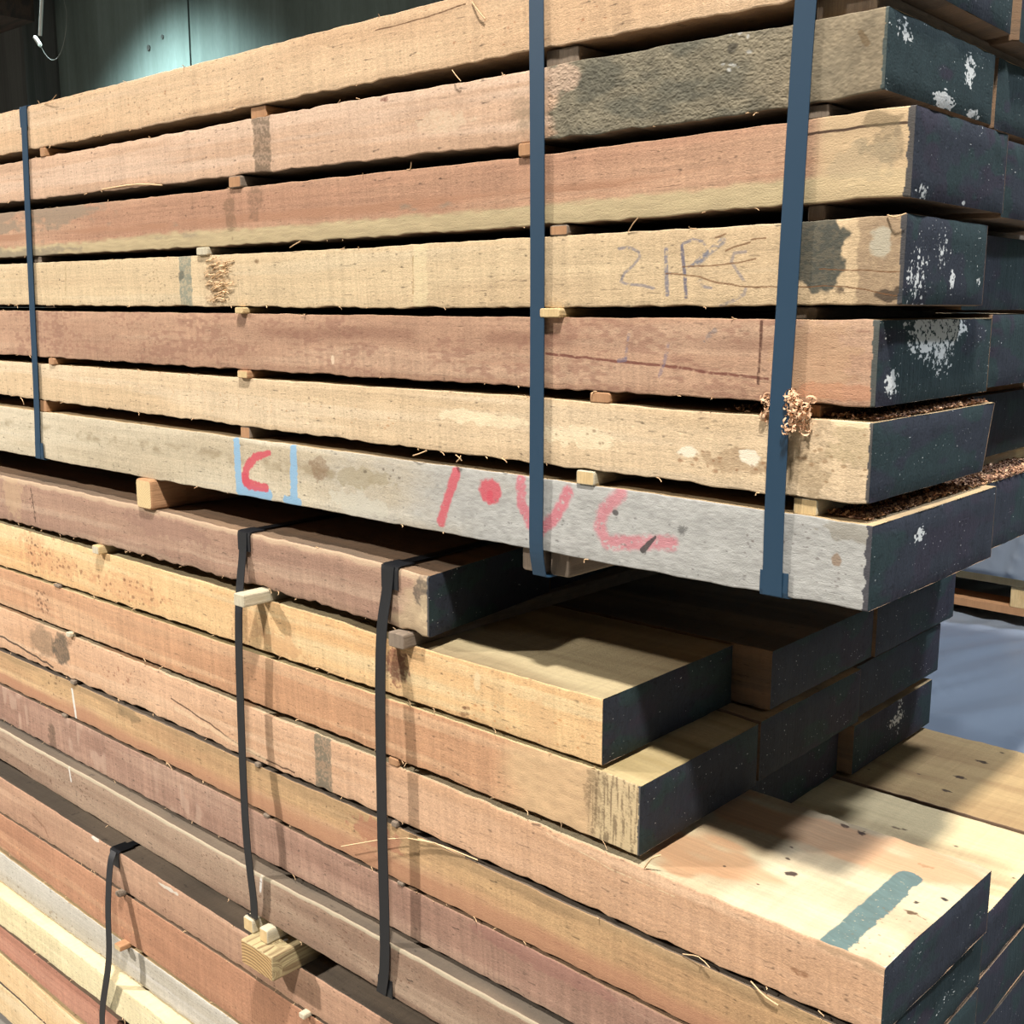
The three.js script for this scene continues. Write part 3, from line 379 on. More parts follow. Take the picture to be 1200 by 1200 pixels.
      a.stroke([[84, 808], [87, 828], [89, 843]], 0.0075, [238, 236, 228], { a: 0.95, dry: 0.05 }); a.specks(65, 805, 0.03, 0.03, 14, [86, 56, 36], 0.0022); a.patch(440, 978, 0.05, 0.02, [168, 84, 56], { a: 0.55, rag: 0.6 }); a.patch(150, 835, 0.04, 0.014, [126, 104, 72], { a: 0.5, rag: 0.8 }); } } },
  M6: { top: [[0, 803], [90, 847], [280, 941], [400, 1003], [800, 1201]], bot: [[0, 842], [107, 900], [400, 1055]], z: 0, zb: -0.3, xR: -0.407, label: 'dusky reddish slab resting on the speckled grey-brown slab\'s ledge', short: 'dusky reddish slab',
    w: { c: [[168, 116, 88], [154, 102, 76], [178, 128, 98]], saw: 0.2, marks(a) { a.patch(62, 868, 0.016, 0.03, [96, 76, 58], { a: 0.7, rag: 0.6, tex: 0.3 }); a.zone((x, v, q) => { const n = noise(x * 60, v * 3); mixTo(q, LW([206, 160, 130]).map((c) => c * ALB), 0.35 * sst(0.6, 0.8, n) * sst(0.4, 0.7, noise(x * 6, 3))); }); a.patch(640, 1130, 0.12, 0.014, [150, 88, 70], { a: 0.5, rag: 0.5 }); } } },
  M7: { top: [[0, 853], [80, 898], [303, 1024], [400, 1074]], bot: [[0, 890], [130, 970], [283, 1063], [400, 1133]], z: 0.02, zb: -0.3, xR: -0.41, label: 'speckled grey-brown bottom slab of the middle bundle with white chalk ticks', short: 'speckled grey-brown slab', topKind: 2, bev: 0.0025, torn: 0.5, fibres: 4,
    w: { c: [[164, 122, 92], [146, 106, 80], [172, 132, 102]], fleck: 1.1, saw: 0.08, marks(a) { a.stroke([[80, 897], [83, 915]], 0.0055, [232, 230, 224], { a: 0.9, dry: 0.2 }); a.stroke([[306, 1024], [305, 1044]], 0.0055, [238, 236, 230], { a: 0.92, dry: 0.2 }); a.specks(60, 905, 0.2, 0.03, 60, [96, 62, 44], 0.0018); a.specks(350, 1070, 0.3, 0.03, 130, [112, 76, 56], 0.0014); a.zone((x, v, q) => { mixTo(q, LW([198, 182, 152]).map((c) => c * ALB), 0.7 * sst(0.93, 0.97, v + 0.03 * (noise(x * 30, 2) - 0.5))); }); } } },
  B1: { top: [[0, 911], [128, 992], [277, 1088]], bot: [[0, 951], [125, 1031], [366, 1188]], z: 0.0, zb: -0.3, xR: -0.41, label: 'brown slab on top of the lowest bundle, under the strap\'s corner clip', short: 'top brown slab of the lowest bundle', topKind: 2, bev: 0.002,
    w: { c: [[184, 128, 92], [170, 114, 80], [192, 138, 102]], marks(a) { a.stroke([[38, 955], [52, 970], [58, 985]], 0.006, [126, 80, 54], { dry: 0.4, a: 0.6 }); a.specks(190, 1065, 0.02, 0.01, 3, [90, 56, 40], 0.0026); a.patch(112, 983, 0.014, 0.004, [226, 220, 206], { a: 0.85, rag: 0.6 }); a.patch(197, 1041, 0.03, 0.004, [222, 214, 198], { a: 0.8, rag: 0.7 }); } } },
  B2: { top: [[0, 954], [125, 1034]], bot: [[0, 993], [127, 1088]], z: 0.0, zb: -0.3, xR: -0.41, label: 'deep orange red slab flecked with pale splinters', short: 'orange red slab', w: { c: [[184, 116, 76], [168, 102, 64], [192, 130, 88]], fleck: 0.8, marks(a) { a.specks(90, 1050, 0.3, 0.03, 60, [228, 168, 122], 0.0018); } } },
  B3: { top: [[0, 999], [127, 1092]], bot: [[0, 1032], [128, 1126]], z: 0.0, zb: -0.3, xR: -0.41, label: 'pale grey slab above the projecting cream slab', short: 'pale grey slab', w: { c: [[204, 198, 186], [190, 180, 164], [212, 208, 200]], saw: 0.08, marks(a) { a.specks(60, 1070, 0.3, 0.012, 30, [130, 112, 88], 0.0022); } } },
  B4: { top: [[0, 1047], [125, 1139]], bot: [[0, 1083], [128, 1182]], z: 0.028, zb: -0.3, xR: -0.41, label: 'cream slab projecting as a ledge from the lowest bundle', short: 'cream slab', topKind: 'cream', w: { c: [[236, 214, 168], [228, 204, 156], [240, 222, 182]], saw: 0.14, marks(a) { a.specks(60, 1120, 0.3, 0.03, 16, [200, 170, 124], 0.0018); } } },
  B5: { top: [[0, 1086], [126, 1186]], bot: [[0, 1113], [100, 1198]], z: 0.015, zb: -0.3, xR: -0.41, label: 'red brown slab under the cream slab', short: 'red brown slab', w: { c: [[186, 112, 80], [174, 98, 68], [192, 122, 90]] } },
  B6: { top: [[0, 1118], [70, 1181]], bot: [[0, 1150], [60, 1206]], z: 0.015, zb: -0.3, xR: -0.41, label: 'honey coloured slab second from the bottom of the lowest bundle', short: 'honey coloured slab', w: { c: [[230, 184, 132], [222, 170, 114], [234, 194, 146]] } },
  B7: { yT: 0.058, yB: -0.02, z: 0.015, zb: -0.3, xR: -0.41, label: 'straw coloured slab at the very bottom of the lowest bundle', short: 'straw coloured slab', w: { c: [[222, 180, 128], [212, 164, 112], [228, 192, 146]] } },
};
// tops that show: own textures, in metres along (x) and across (z)
function topTexture(s, W, H, fn) { const t = texture(W, H, (i, j, o) => fn(XW0 + i / W * XWL, s.z + (s.zb - s.z) * (1 - (j + 0.5) / H), o)); t.wrapS = THREE.MirroredRepeatWrapping; t.wrapT = THREE.ClampToEdgeWrapping; return woodMat(t, bumpTop, 0.0009); }
const spotList = (list, y) => list.map(([u, v, rx, rz, c]) => { const p = onY(u, v, y); return [p.x, p.z, rx, rz, L3(c).map((q) => q * ALB)]; });
function woodAt(x, z, A, B, o, k) { const n = sst(0.3, 0.7, fbm(x * 3 + k, z * 22 + k)), g = noise(x * 8 + k, z * 380), f = noise(x * 90, z * 900), sp = noise(x * 700, z * 800), kf = noise(x * 260 + k, z * 5); const m = ALB * (0.82 + 0.12 * g + 0.1 * f + 0.1 * sp + 0.1 * kf); for (let c = 0; c < 3; c++) o[c] = (A[c] + (B[c] - A[c]) * n) * m; }
const topSpecial = {
  M2: (s) => topTexture(s, 2048, 256, (x, z, o) => { woodAt(x, z, L3([188, 172, 134]), L3([158, 140, 106]), o, 3); }),
  M3: (s) => topTexture(s, 1024, 128, (x, z, o) => { woodAt(x, z, L3([214, 194, 146]), L3([170, 150, 104]), o, 8); }),
  cream: (s) => topTexture(s, 1024, 64, (x, z, o) => { woodAt(x, z, L3([240, 224, 180]), L3([230, 208, 160]), o, 12); }),
  M4: (s) => {
    const y = 0.963, sp = spotList([[923, 1024, 0.007, 0.006, [70, 54, 42]], [918, 1006, 0.004, 0.003, [84, 66, 50]], [922, 993, 0.003, 0.002, [90, 70, 54]], [1003, 975, 0.008, 0.006, [76, 54, 42]], [982, 966, 0.006, 0.004, [96, 72, 56]], [1062, 1069, 0.007, 0.004, [104, 80, 56]], [1068, 1056, 0.004, 0.003, [70, 58, 46]], [1100, 1052, 0.004, 0.003, [60, 50, 42]], [846, 1017, 0.002, 0.002, [96, 74, 56]], [886, 1037, 0.002, 0.002, [96, 74, 56]], [1076, 1012, 0.009, 0.004, [170, 134, 96]]], y);
    const q1 = onY(1058, 1026, y), q2 = onY(1000, 1085, y), q3 = onY(975, 1106, y), teal = L3([86, 112, 110]).map((c) => c * ALB), pts = [q1, q2, q3];
    const A = L3([202, 188, 154]), B = L3([188, 167, 134]), P = L3([198, 152, 112]), C0 = onY(1120, 1100, y);
    return topTexture(s, 2048, 384, (x, z, o) => {
      woodAt(x, z, A, B, o, 21);
      const pk = sst(0.5, 0.62, fbm(x * 6 + 3, z * 14) + 0.5 * (-0.1 - z)); mixTo(o, P.map((c) => c * ALB * (0.86 + 0.24 * noise(x * 12, z * 380))), pk * 0.8);
      for (const [cx, cz, rx, rz, c] of sp) { const d = Math.hypot((x - cx) / rx, (z - cz) / rz) + 0.8 * (noise(x * 300, z * 300) - 0.5); if (d < 1.1) mixTo(o, c, 1 - sst(0.7, 1.1, d)); }
      let d = 1e9; for (let k = 0; k < 2; k++) { const a = pts[k], b = pts[k + 1], dx = b.x - a.x, dz = b.z - a.z, t = clamp(((x - a.x) * dx + (z - a.z) * dz) / (dx * dx + dz * dz)); d = Math.min(d, Math.hypot(x - a.x - t * dx, z - a.z - t * dz)); }
      const side = (x - q2.x) * (q3.z - q1.z) - (z - q2.z) * (q3.x - q1.x);
      const w = 0.0155 + 0.004 * (fbm(x * 120, z * 90) - 0.5) * (side > 0 ? 2.4 : 0.7); if (d < w) mixTo(o, teal.map((c) => c * (0.84 + 0.24 * noise(x * 60 + z * 120, z * 260 - x * 120))), (noise(x * 500, z * 420) > 0.93 ? 0.4 : 0.95) * (1 - sst(w - 0.0015, w, d)));
      if (x > -0.455 && noise(x * 240, z * 240) > 0.9 && z > -0.12) mixTo(o, L3([120, 96, 66]).map((c) => c * ALB), 0.7);
      const e = s.xR - 0.03 * z - x; if (e < 0.0035 * noise(z * 140, 5)) mixTo(o, L3([196, 200, 204]).map((c) => c * ALB), 0.6);
    });
  },
};
let seed = 3;
const slabObj = {};
let above = null;
for (const s of Object.values(SLABS)) {                                 // the arrises; a slab never rises into the one above it
  const T = s.top ? s.top.map(([u, v]) => { const p = onZ(u, v, s.z); return [p.x, p.y]; }) : [[XL, s.yT], [0, s.yT]];
  const B = s.bot ? s.bot.map(([u, v]) => { const p = onZ(u, v, s.z); return [p.x, p.y]; }) : [[XL, s.yB], [0, s.yB]], up = above;
  s.yTop = up ? (x) => Math.min(interp(T, x), up.yBot(x) - 0.006) : (x) => interp(T, x); s.yBot = (x) => interp(B, x); above = s;
}
const rowGroup = { T: 'front row slabs of the upper bundle', M: 'front row slabs of the middle bundle', B: 'front row slabs of the lowest bundle' };
for (const [k, s] of Object.entries(SLABS)) {
  s.seed = seed++;
  let bump = bumpA, bs = 0.0005;
  if (s.bumpFur) {
    const xa = onZ(642, 120, 0).x, xb = onZ(930, 80, 0).x;
    bump = texture(2048, 128, (i, j, o) => { const x = XW0 + i / 2048 * XWL, v = j / 128, y = v * 0.08; let h = 0.5 + 0.12 * (noise(x * 300, y * 40) - 0.5) + 0.14 * (noise(x * 800, y * 800) - 0.5); if (x > xa) h += (x < xb ? 1 : 0.3) * (0.5 * (noise(x * 300 + 3 * noise(x * 50, y * 60), y * 420) - 0.5) + 0.5 * (noise(x * 640, y * 800) - 0.5)); o[0] = o[1] = o[2] = h; }, false);
    bump.wrapS = THREE.MirroredRepeatWrapping; bs = 0.0013;
  }
  s.front = woodMat(faceTexture(s, s.w), bump, bs);
  if (s.topKind !== undefined) s.topMat = typeof s.topKind === 'string' ? topSpecial[s.topKind](s) : topMats[s.topKind];
  if (s.endOpt) s.endMat = endMaterial(s.seed + 20, s.endOpt);
}
// long splinters seen standing off the faces
const px = (u, v, z) => { const p = onZ(u, v, z); return [p.x, p.y, p.z]; };
SLABS.T0.longFibres = [fibre([px(52, 122, 0), px(60, 118, 0.004), px(66, 111, 0.008)], 0.0006), fibre([px(553, 2, 0.001), px(560, 12, 0.004), px(568, 22, 0.003)], 0.0007), fibre([px(530, 82, 0), px(534, 88, 0.006), px(540, 95, 0.004)], 0.0006)];
SLABS.T3.longFibres = [fibre([px(736, 272, 0.001), px(742, 262, 0.004), px(748, 255, 0.006)], 0.0006), fibre([px(1040, 252, 0.001), px(1050, 254, 0.006), px(1062, 250, 0.006)], 0.0006)];
SLABS.T2.longFibres = [fibre([px(340, 290, 0.001), px(346, 286, 0.004), px(352, 283, 0.004)], 0.0008)];
SLABS.T1.longFibres = [fibre([px(120, 222, 0), px(160, 216, 0.002), px(190, 217, 0.003)], 0.0012)];
SLABS.T5.longFibres = [[484, 534, 500, 528], [534, 533, 541, 540], [588, 537, 594, 542], [535, 541, 540, 534], [24, 466, 28, 474]].map(([a, b, c, d]) => fibre([px(a, b, 0.002), px((a + c) / 2 + 1, (b + d) / 2, 0.006), px(c, d, 0.004)], 0.0008));
SLABS.M4.longFibres = [fibre([px(545, 1004, 0), px(510, 988, 0.006), px(470, 982, 0.012), px(400, 992, 0.014)], 0.0009), fibre([px(560, 1008, 0), px(515, 990, 0.004), px(490, 983, 0.008)], 0.001), fibre([px(800, 1118, 0), px(820, 1122, 0.005), px(832, 1134, 0.006)], 0.0007), fibre([px(880, 1150, 0), px(897, 1168, 0.004), px(912, 1178, 0.004)], 0.001), fibre([px(755, 1017, 0.0), px(765, 1005, 0.003), px(775, 1002, 0.0)], 0.001)];
for (const [k, s] of Object.entries(SLABS)) { slabObj[k] = thing(makeSlab(s), 'sawn_timber', s.label, 'slab', rowGroup[k[0]]); }

// slabs behind the front row: those whose painted ends or tops show, then the ones that only fill the bundles
const midY = (k, e) => { const s = SLABS[k]; return e ? s.yTop(s.xR - 0.02) : s.yBot(s.xR - 0.02); };
function rear(k, zf, zb, xR, label, extra = {}) {
  const { dy = 0, yB, ...ex } = extra, f = SLABS[k];
  const s = { yTop: (x) => f.yTop(x) + dy, yBot: yB ? yB : (x) => f.yBot(x) + dy, z: zf, zb, xR, seed: seed++, hidden: false, fibres: 0, front: topMats[0], ...ex };
  if (s.hidden) s.endMat = endMats[s.seed % 4];
  thing(makeSlab(s), 'sawn_timber', label, 'slab', extra.hidden ? 'unseen core slabs of the stacked bundles' : 'second row slabs with painted ends');
}
const core = (row, k) => `rough ${row} row slab level with the ${SLABS[k].short}`;
const cTop = L3([170, 140, 104]);
function knotTop(sy, zf, zb, A, B, spots, kk) { const sp = spotList(spots, sy); return topTexture({ z: zf, zb }, 1024, 256, (x, z, o) => { woodAt(x, z, L3(A), L3(B), o, kk); for (const [cx, cz, rx, rz, c] of sp) { const d = Math.hypot((x - cx) / rx, (z - cz) / rz) + 0.8 * (noise(x * 300, z * 300) - 0.5); if (d < 1.1) mixTo(o, c, 1 - sst(0.7, 1.1, d)); } }); }
rear('T0', -0.285, -0.57, -0.44, 'painted slab end behind the topmost slab', { endMat: endMats[1], dy: -0.004 });
rear('T1', -0.275, -0.56, -0.455, 'painted slab end behind the half olive grey slab', { endMat: endMats[3] });
rear('T2', -0.242, -0.55, -0.43, 'painted slab end behind the red streaked slab', { endMat: endMats[1], dy: -0.004 });
rear('T3', -0.206, -0.5, -0.45, 'painted slab end behind the slab with pencil writing', { endMat: endMats[0], dy: -0.004 });
rear('T4', -0.293, -0.6, -0.448, 'painted slab end behind the brownish pink slab', { endMat: endMats[1], dy: 0.004 });
rear('T5', -0.335, -0.62, -0.49, 'set-back painted slab end behind the pale tan slab', { endMat: endMats[2] });
rear('T6', -0.33, -0.63, -0.455, 'painted slab end continuing behind the grey slab with red figures', { endMat: endMats[0], topMat: topMats[1] });
rear('M1', -0.297, -0.6, -1.08, 'blackened slab end behind the short brown slab', { slant: 0.1, endMat: endMats[2] });
const darkEnd = endMaterial(9, { green: 0.25, specks: 0.1 }), darkEnd2 = endMaterial(10, { green: 0.3, specks: 0.1, blots: [[0.55, 0.7, 0.03, 0.5, 0.35], [0.5, 0.6, 0.1, 0.1, 0.5]] });
rear('M2', -0.298, -0.61, -0.7, 'black-ended slab with a red brown side behind the orange tan slab', { endMat: darkEnd, front: topMats[0], topMat: topMats[2] });
rear('M2', -0.615, -0.93, -0.697, 'black slab end at the back corner, level with the orange tan slab', { endMat: darkEnd, topMat: topMats[2] });
rear('M3', -0.272, -0.57, -0.698, 'black slab end behind the tan slab with smeared end', { endMat: darkEnd });
rear('M3', -0.575, -0.9, -0.706, 'black slab end at the back corner, level with the tan slab with smeared end', { endMat: darkEnd });
rear('M4', -0.28, -0.575, -0.73, 'black slab end set in behind the teal-marked slab', { endMat: darkEnd });
rear('M4', -0.582, -0.885, -0.708, 'black slab end with white drips at the back corner of the middle bundle', { endMat: darkEnd2 });
rear('M5', -0.306, -0.574, -0.412, 'slab with a pale top shelf behind the teal-marked slab', { topMat: knotTop(0.88, -0.306, -0.574, [226, 204, 158], [186, 162, 122], [[1120, 990, 0.003, 0.002, [90, 74, 54]], [1187, 1027, 0.003, 0.002, [90, 74, 54]], [1050, 968, 0.006, 0.003, [130, 108, 80]], [1060, 970, 0.005, 0.003, [120, 100, 74]]], 33), endMat: endMats[0] });
rear('M5', -0.586, -0.88, -0.32, 'slab with a brown knotted top beside the plastic wrapped pack', { topMat: knotTop(0.88, -0.586, -0.88, [190, 160, 112], [166, 134, 92], [[1150, 891, 0.01, 0.006, [76, 58, 40]], [1124, 909, 0.009, 0.006, [80, 60, 42]], [1108, 925, 0.007, 0.005, [86, 64, 46]], [1076, 905, 0.003, 0.002, [96, 74, 54]], [1173, 880, 0.005, 0.003, [90, 70, 50]], [1017, 900, 0.002, 0.002, [90, 70, 50]]], 44) });
for (let i = 0; i < 7; i++) rear('T' + i, -0.64, -0.9, -0.47, core('back', 'T' + i), { hidden: true, ...(i < 6 ? { yB: (x) => SLABS['T' + (i + 1)].yTop(x) + 0.003 } : {}) });
rear('M1', -0.61, -0.9, -1.12, core('back', 'M1'), { hidden: true });
for (const k of ['M6', 'M7', 'B1', 'B2', 'B3', 'B4', 'B5', 'B6', 'B7']) { rear(k, -0.306, -0.59, -0.412, core('middle', k), { hidden: true }); rear(k, -0.6, -0.88, -0.412, core('back', k), { hidden: true }); }

// ---------------------------------------------------------------- spacer sticks and bearers
function stickTex(a, b, k) { const A = L3(a), B = L3(b); const t = texture(256, 256, (i, j, o) => { const u = i / 256, v = j / 256; const n = fbm(u * 9 + k, v * 3), g = noise(u * 90 + k, v * 6), f = noise(u * 160, v * 120); for (let c = 0; c < 3; c++) o[c] = (A[c] + (B[c] - A[c]) * n) * ALB * (0.8 + 0.24 * g + 0.16 * f); }); t.repeat.set(12, 12); return t; }
const stickMats = {
  pale: woodMat(stickTex([236, 210, 160], [216, 184, 130], 1), bumpA, 0.0005), tan: woodMat(stickTex([206, 160, 118], [176, 130, 92], 5), bumpA, 0.0005),
  grey: woodMat(stickTex([156, 140, 122], [120, 106, 92], 9), bumpA, 0.0005), white: woodMat(stickTex([222, 214, 190], [204, 192, 160], 17), bumpA, 0.0005),
};
function ringTex(cx, cy, a, b, rep) { const A = L3(a), B = L3(b); const t = texture(256, 256, (i, j, o) => { const u = (i / 256 - 0.5) - cx, v = (j / 256 - 0.5) - cy; const r = Math.hypot(u, v * 1.1) + 0.03 * (fbm(u * 6 + 5, v * 6 + 5) - 0.5), n = 0.5 + 0.5 * Math.sin(r * 120), f = noise(i * 0.7, j * 0.7), sp = noise(i * 0.05, j * 0.2); for (let c = 0; c < 3; c++) o[c] = (A[c] + (B[c] - A[c]) * n * n) * ALB * (0.82 + 0.22 * f + 0.1 * sp); }); t.repeat.set(rep, rep); t.offset.set(0.5, 0.5); return t; }
function beamGeo(w, h, len, rad = 0.003, bevel = 0.002) {                // runs from z = 0 backwards; centred in x, base at y = 0; uv in metres
  const s = new THREE.Shape(), x0 = -w / 2, x1 = w / 2, r = Math.min(rad, w / 3, h / 3);
  s.moveTo(x0 + r, 0); s.lineTo(x1 - r, 0); s.quadraticCurveTo(x1, 0, x1, r); s.lineTo(x1, h - r); s.quadraticCurveTo(x1, h, x1 - r, h); s.lineTo(x0 + r, h); s.quadraticCurveTo(x0, h, x0, h - r); s.lineTo(x0, r); s.quadraticCurveTo(x0, 0, x0 + r, 0);
  const g = new THREE.ExtrudeGeometry(s, { depth: len - bevel, steps: 1, bevelEnabled: true, bevelThickness: bevel, bevelSize: bevel * 0.6, bevelOffset: -bevel * 0.6, bevelSegments: 2, curveSegments: 3 });
  g.translate(0, 0, -len); return g;
}
/* sticks: upper slab, lower slab (gap they sit in), photo column of the left side of their end, width, how far they stand out, kind, back end */
function stick(up, low, u, w, out, kind, note, { zb = -0.62, h, capKind, turn = 0 } = {}) {
  const sl = SLABS[low], su = SLABS[up];
  let p = onZ(u, 400, out); for (let k = 0; k < 3; k++) { const y = sl.yTop(p.x); const d = ray(u, 400), v = 0; p = solveX(u, y, out + Math.max(sl.z, 0) * 0); }
  const x = p.x + w / 2, y0 = sl.yTop(x), hh = h ?? Math.max(0.005, su.yBot(x) - y0 - 0.0012);
  const m = new THREE.Mesh(beamGeo(w, hh, out - zb), [stickMats[capKind ?? kind], stickMats[kind]]);
  m.position.set(x, y0, out); m.rotation.y = turn;
  return thing(m, 'spacer_stick', `${{ pale: 'pale', tan: 'tan', grey: 'grey', white: 'whitish' }[kind]} spacer stick under the ${su.short} ${note}`, 'spacer', 'spacer sticks between the slabs');
}
function solveX(u, y, z) { // the point at photo column u, height y, depth z (the row follows)
  let lo = -400, hi = 1700; for (let k = 0; k < 40; k++) { const m = (lo + hi) / 2; if (onZ(u, m, z).y > y) lo = m; else hi = m; } return onZ(u, (lo + hi) / 2, z);
}
const NS = 'near the painted ends', MS = 'by the middle strap', FS = 'by the far strap', BT = 'between two straps';
stick('T0', 'T1', 47, 0.018, 0.002, 'tan', FS); stick('T0', 'T1', 294, 0.036, -0.004, 'tan', BT); stick('T0', 'T1', 640, 0.046, -0.006, 'grey', MS); stick('T0', 'T1', 956, 0.06, -0.012, 'grey', NS);
stick('T1', 'T2', 268, 0.03, 0.004, 'grey', BT, { capKind: 'tan' }); stick('T1', 'T2', 607, 0.02, 0.004, 'tan', MS); stick('T1', 'T2', 946, 0.022, -0.004, 'grey', NS, { zb: -0.5 });
stick('T2', 'T3', 40, 0.03, -0.003, 'grey', FS); stick('T2', 'T3', 230, 0.03, 0.004, 'white', BT); stick('T2', 'T3', 644, 0.026, 0.001, 'grey', MS, { capKind: 'tan' }); stick('T2', 'T3', 946, 0.018, -0.01, 'grey', NS);
stick('T3', 'T4', 275, 0.021, 0.008, 'pale', BT); stick('T3', 'T4', 632, 0.03, 0.008, 'pale', MS); stick('T3', 'T4', 930, 0.024, -0.012, 'grey', NS, { zb: -0.3 });
stick('T4', 'T5', 57, 0.022, 0.003, 'tan', FS); stick('T4', 'T5', 278, 0.026, 0.006, 'tan', BT, { capKind: 'pale' }); stick('T4', 'T5', 691, 0.028, 0.0, 'tan', MS); stick('T4', 'T5', 935, 0.024, -0.012, 'tan', NS);
stick('T5', 'T6', 46, 0.03, -0.002, 'tan', FS); stick('T5', 'T6', 282, 0.024, -0.002, 'grey', BT, { capKind: 'tan' }); stick('T5', 'T6', 675, 0.026, 0.002, 'white', MS, { capKind: 'pale' }); stick('T5', 'T6', 929, 0.026, -0.004, 'white', NS, { capKind: 'pale' });
stick('M1', 'M2', 108, 0.024, 0.014, 'pale', 'in the far half', { capKind: 'white' }); stick('M1', 'M2', 274, 0.026, 0.05, 'white', 'standing out past the strap'); stick('M1', 'M2', 455, 0.03, 0.02, 'grey', 'at its painted end');
stick('M2', 'M3', 63, 0.022, 0.003, 'grey', 'in the far half'); stick('M2', 'M3', 690, 0.02, -0.03, 'tan', 'lying under the clean black end', { zb: -0.28, h: 0.012 });
stick('M3', 'M4', 77, 0.016, 0.008, 'white', 'in the far half'); stick('M3', 'M4', 455, 0.02, 0.001, 'tan', 'behind a strap');
stick('M4', 'M5', 82, 0.016, 0.004, 'grey', 'in the far half'); stick('M4', 'M5', 298, 0.012, 0.003, 'grey', 'behind a strap'); stick('M4', 'M5', 458, 0.012, 0.003, 'grey', 'behind the other strap');
stick('M5', 'M6', 72, 0.018, 0.002, 'grey', 'in the far half'); stick('M5', 'M6', 308, 0.014, 0.002, 'grey', 'behind a strap'); stick('M5', 'M6', 465, 0.012, 0.002, 'grey', 'behind the other strap');
stick('B1', 'B2', 135, 0.016, 0.014, 'grey', 'beside the strap', { h: 0.009 }); stick('B2', 'B3', 134, 0.022, 0.022, 'tan', 'standing out beside the strap', { capKind: 'pale', h: 0.011 }); stick('B1', 'B2', 350, 0.014, 0.014, 'white', 'far from the strap', { h: 0.009 });

// the squared bearers that keep the bundles apart
const ringPale = new THREE.MeshStandardMaterial({ map: ringTex(0.75, -0.4, [240, 216, 166], [222, 190, 134], 14), roughness: 0.85 });
const ringBrown = new THREE.MeshStandardMaterial({ map: ringTex(-0.1, -0.62, [214, 178, 122], [136, 104, 66], 9), roughness: 0.85, bumpMap: bumpA, bumpScale: 0.0006 });
{
  const yb = SLABS.M1.yTop(-1.715), h = SLABS.T6.yBot(-1.715) - yb - 0.0004;
  const m = new THREE.Mesh(beamGeo(0.048, h, 0.9, 0.008, 0.004), [ringPale, stickMats.tan]); m.position.set(-1.716, yb, 0.012);
  thing(m, 'bearer', 'squared bearer with a clean cream end between the upper and middle bundles', 'bearer');
}
for (const [u0, w, dz, note] of [[612, 0.036, -0.012, 'that the middle strap bends under'], [645, 0.03, -0.014, 'with a brown side past the middle strap']]) {
  const p = onZ(u0, 655, dz), yT = SLABS.T6.yBot(p.x + w / 2), h = 0.03;
  const m = new THREE.Mesh(beamGeo(w, h, 0.86, 0.005, 0.003), [stickMats.grey, stickMats.grey]); m.position.set(p.x + w / 2, yT - h - 0.0006, dz);
  thing(m, 'skid', `grey weathered skid under the red figures ${note}`, 'skid');
}
// bearer under the middle bundle: brown ringed end, knotted top, stands out in front
{
  const yT = SLABS.M7.yBot(-1.38) - 0.024, a = onY(280, 1100, yT), b = onY(319, 1122, yT), w = 0.083, h = yT - SLABS.B1.yTop(-1.38) - 0.0003;
  const kx = onY(330, 1112, yT);
  const topT = texture(256, 512, (i, j, o) => { const u = i / 256 * 0.083, v = j / 512 * 0.2; const d = Math.hypot(u - 0.056, (v - 0.046) * 0.9), wv = 0.012 * Math.exp(-d * d / 0.0004) * Math.sign(u - 0.056 + 1e-6), g = noise((u + wv) * 330 + (d < 0.02 ? d * 900 : 0), v * 12 + 3), A = L3([206, 188, 142]), B = L3([142, 118, 84]), k = clamp((g - 0.3) * 1.6); for (let c = 0; c < 3; c++) o[c] = (A[c] + (B[c] - A[c]) * k) * ALB * (0.86 + 0.2 * noise(i * 0.6, j * 0.6)); if (d < 0.0035) for (let c = 0; c < 3; c++) o[c] = L3([238, 236, 228])[c]; });
  topT.repeat.set(1 / 0.083, 1 / 0.2); topT.offset.set(0.5, 0);
  const g = beamGeo(w, h, 0.95, 0.003, 0.003), P = g.attributes.position, U = g.attributes.uv, Nn = g.attributes.normal;
  for (let i = 0; i < P.count; i++) if (Math.abs(Nn.getY(i)) > 0.7 && Math.abs(Nn.getZ(i)) < 0.5) U.setXY(i, P.getX(i), -P.getZ(i));
  const m = new THREE.Mesh(g, [ringBrown, new THREE.MeshStandardMaterial({ map: topT, roughness: 0.88, bumpMap: bumpA, bumpScale: 0.0005 })]);
  const cx = (a.x + b.x) / 2 + 0.002, zf = (a.z + b.z) / 2; m.position.set(cx, yT - h, zf);
  thing(m, 'bearer', 'wide bearer with ringed brown end standing out under the speckled grey-brown slab', 'bearer');
  // two pale chocks on it, either side of the strap
  for (const [u, v, w, capM, n] of [[309, 1105, 0.022, 'pale', 'small pale chock on the ringed bearer, on the painted-end side of the strap'], [291, 1092, 0.026, 'pale', 'small pale chock on the ringed bearer, on the far side of the strap']]) {
    const p = onY(u, v, yT), m = new THREE.Mesh(beamGeo(w, 0.0236, 0.07, 0.004, 0.003), [stickMats[capM], stickMats.white]); m.position.set(p.x, yT + 0.0002, p.z); thing(m, 'chock', n, 'chock');
  }
}
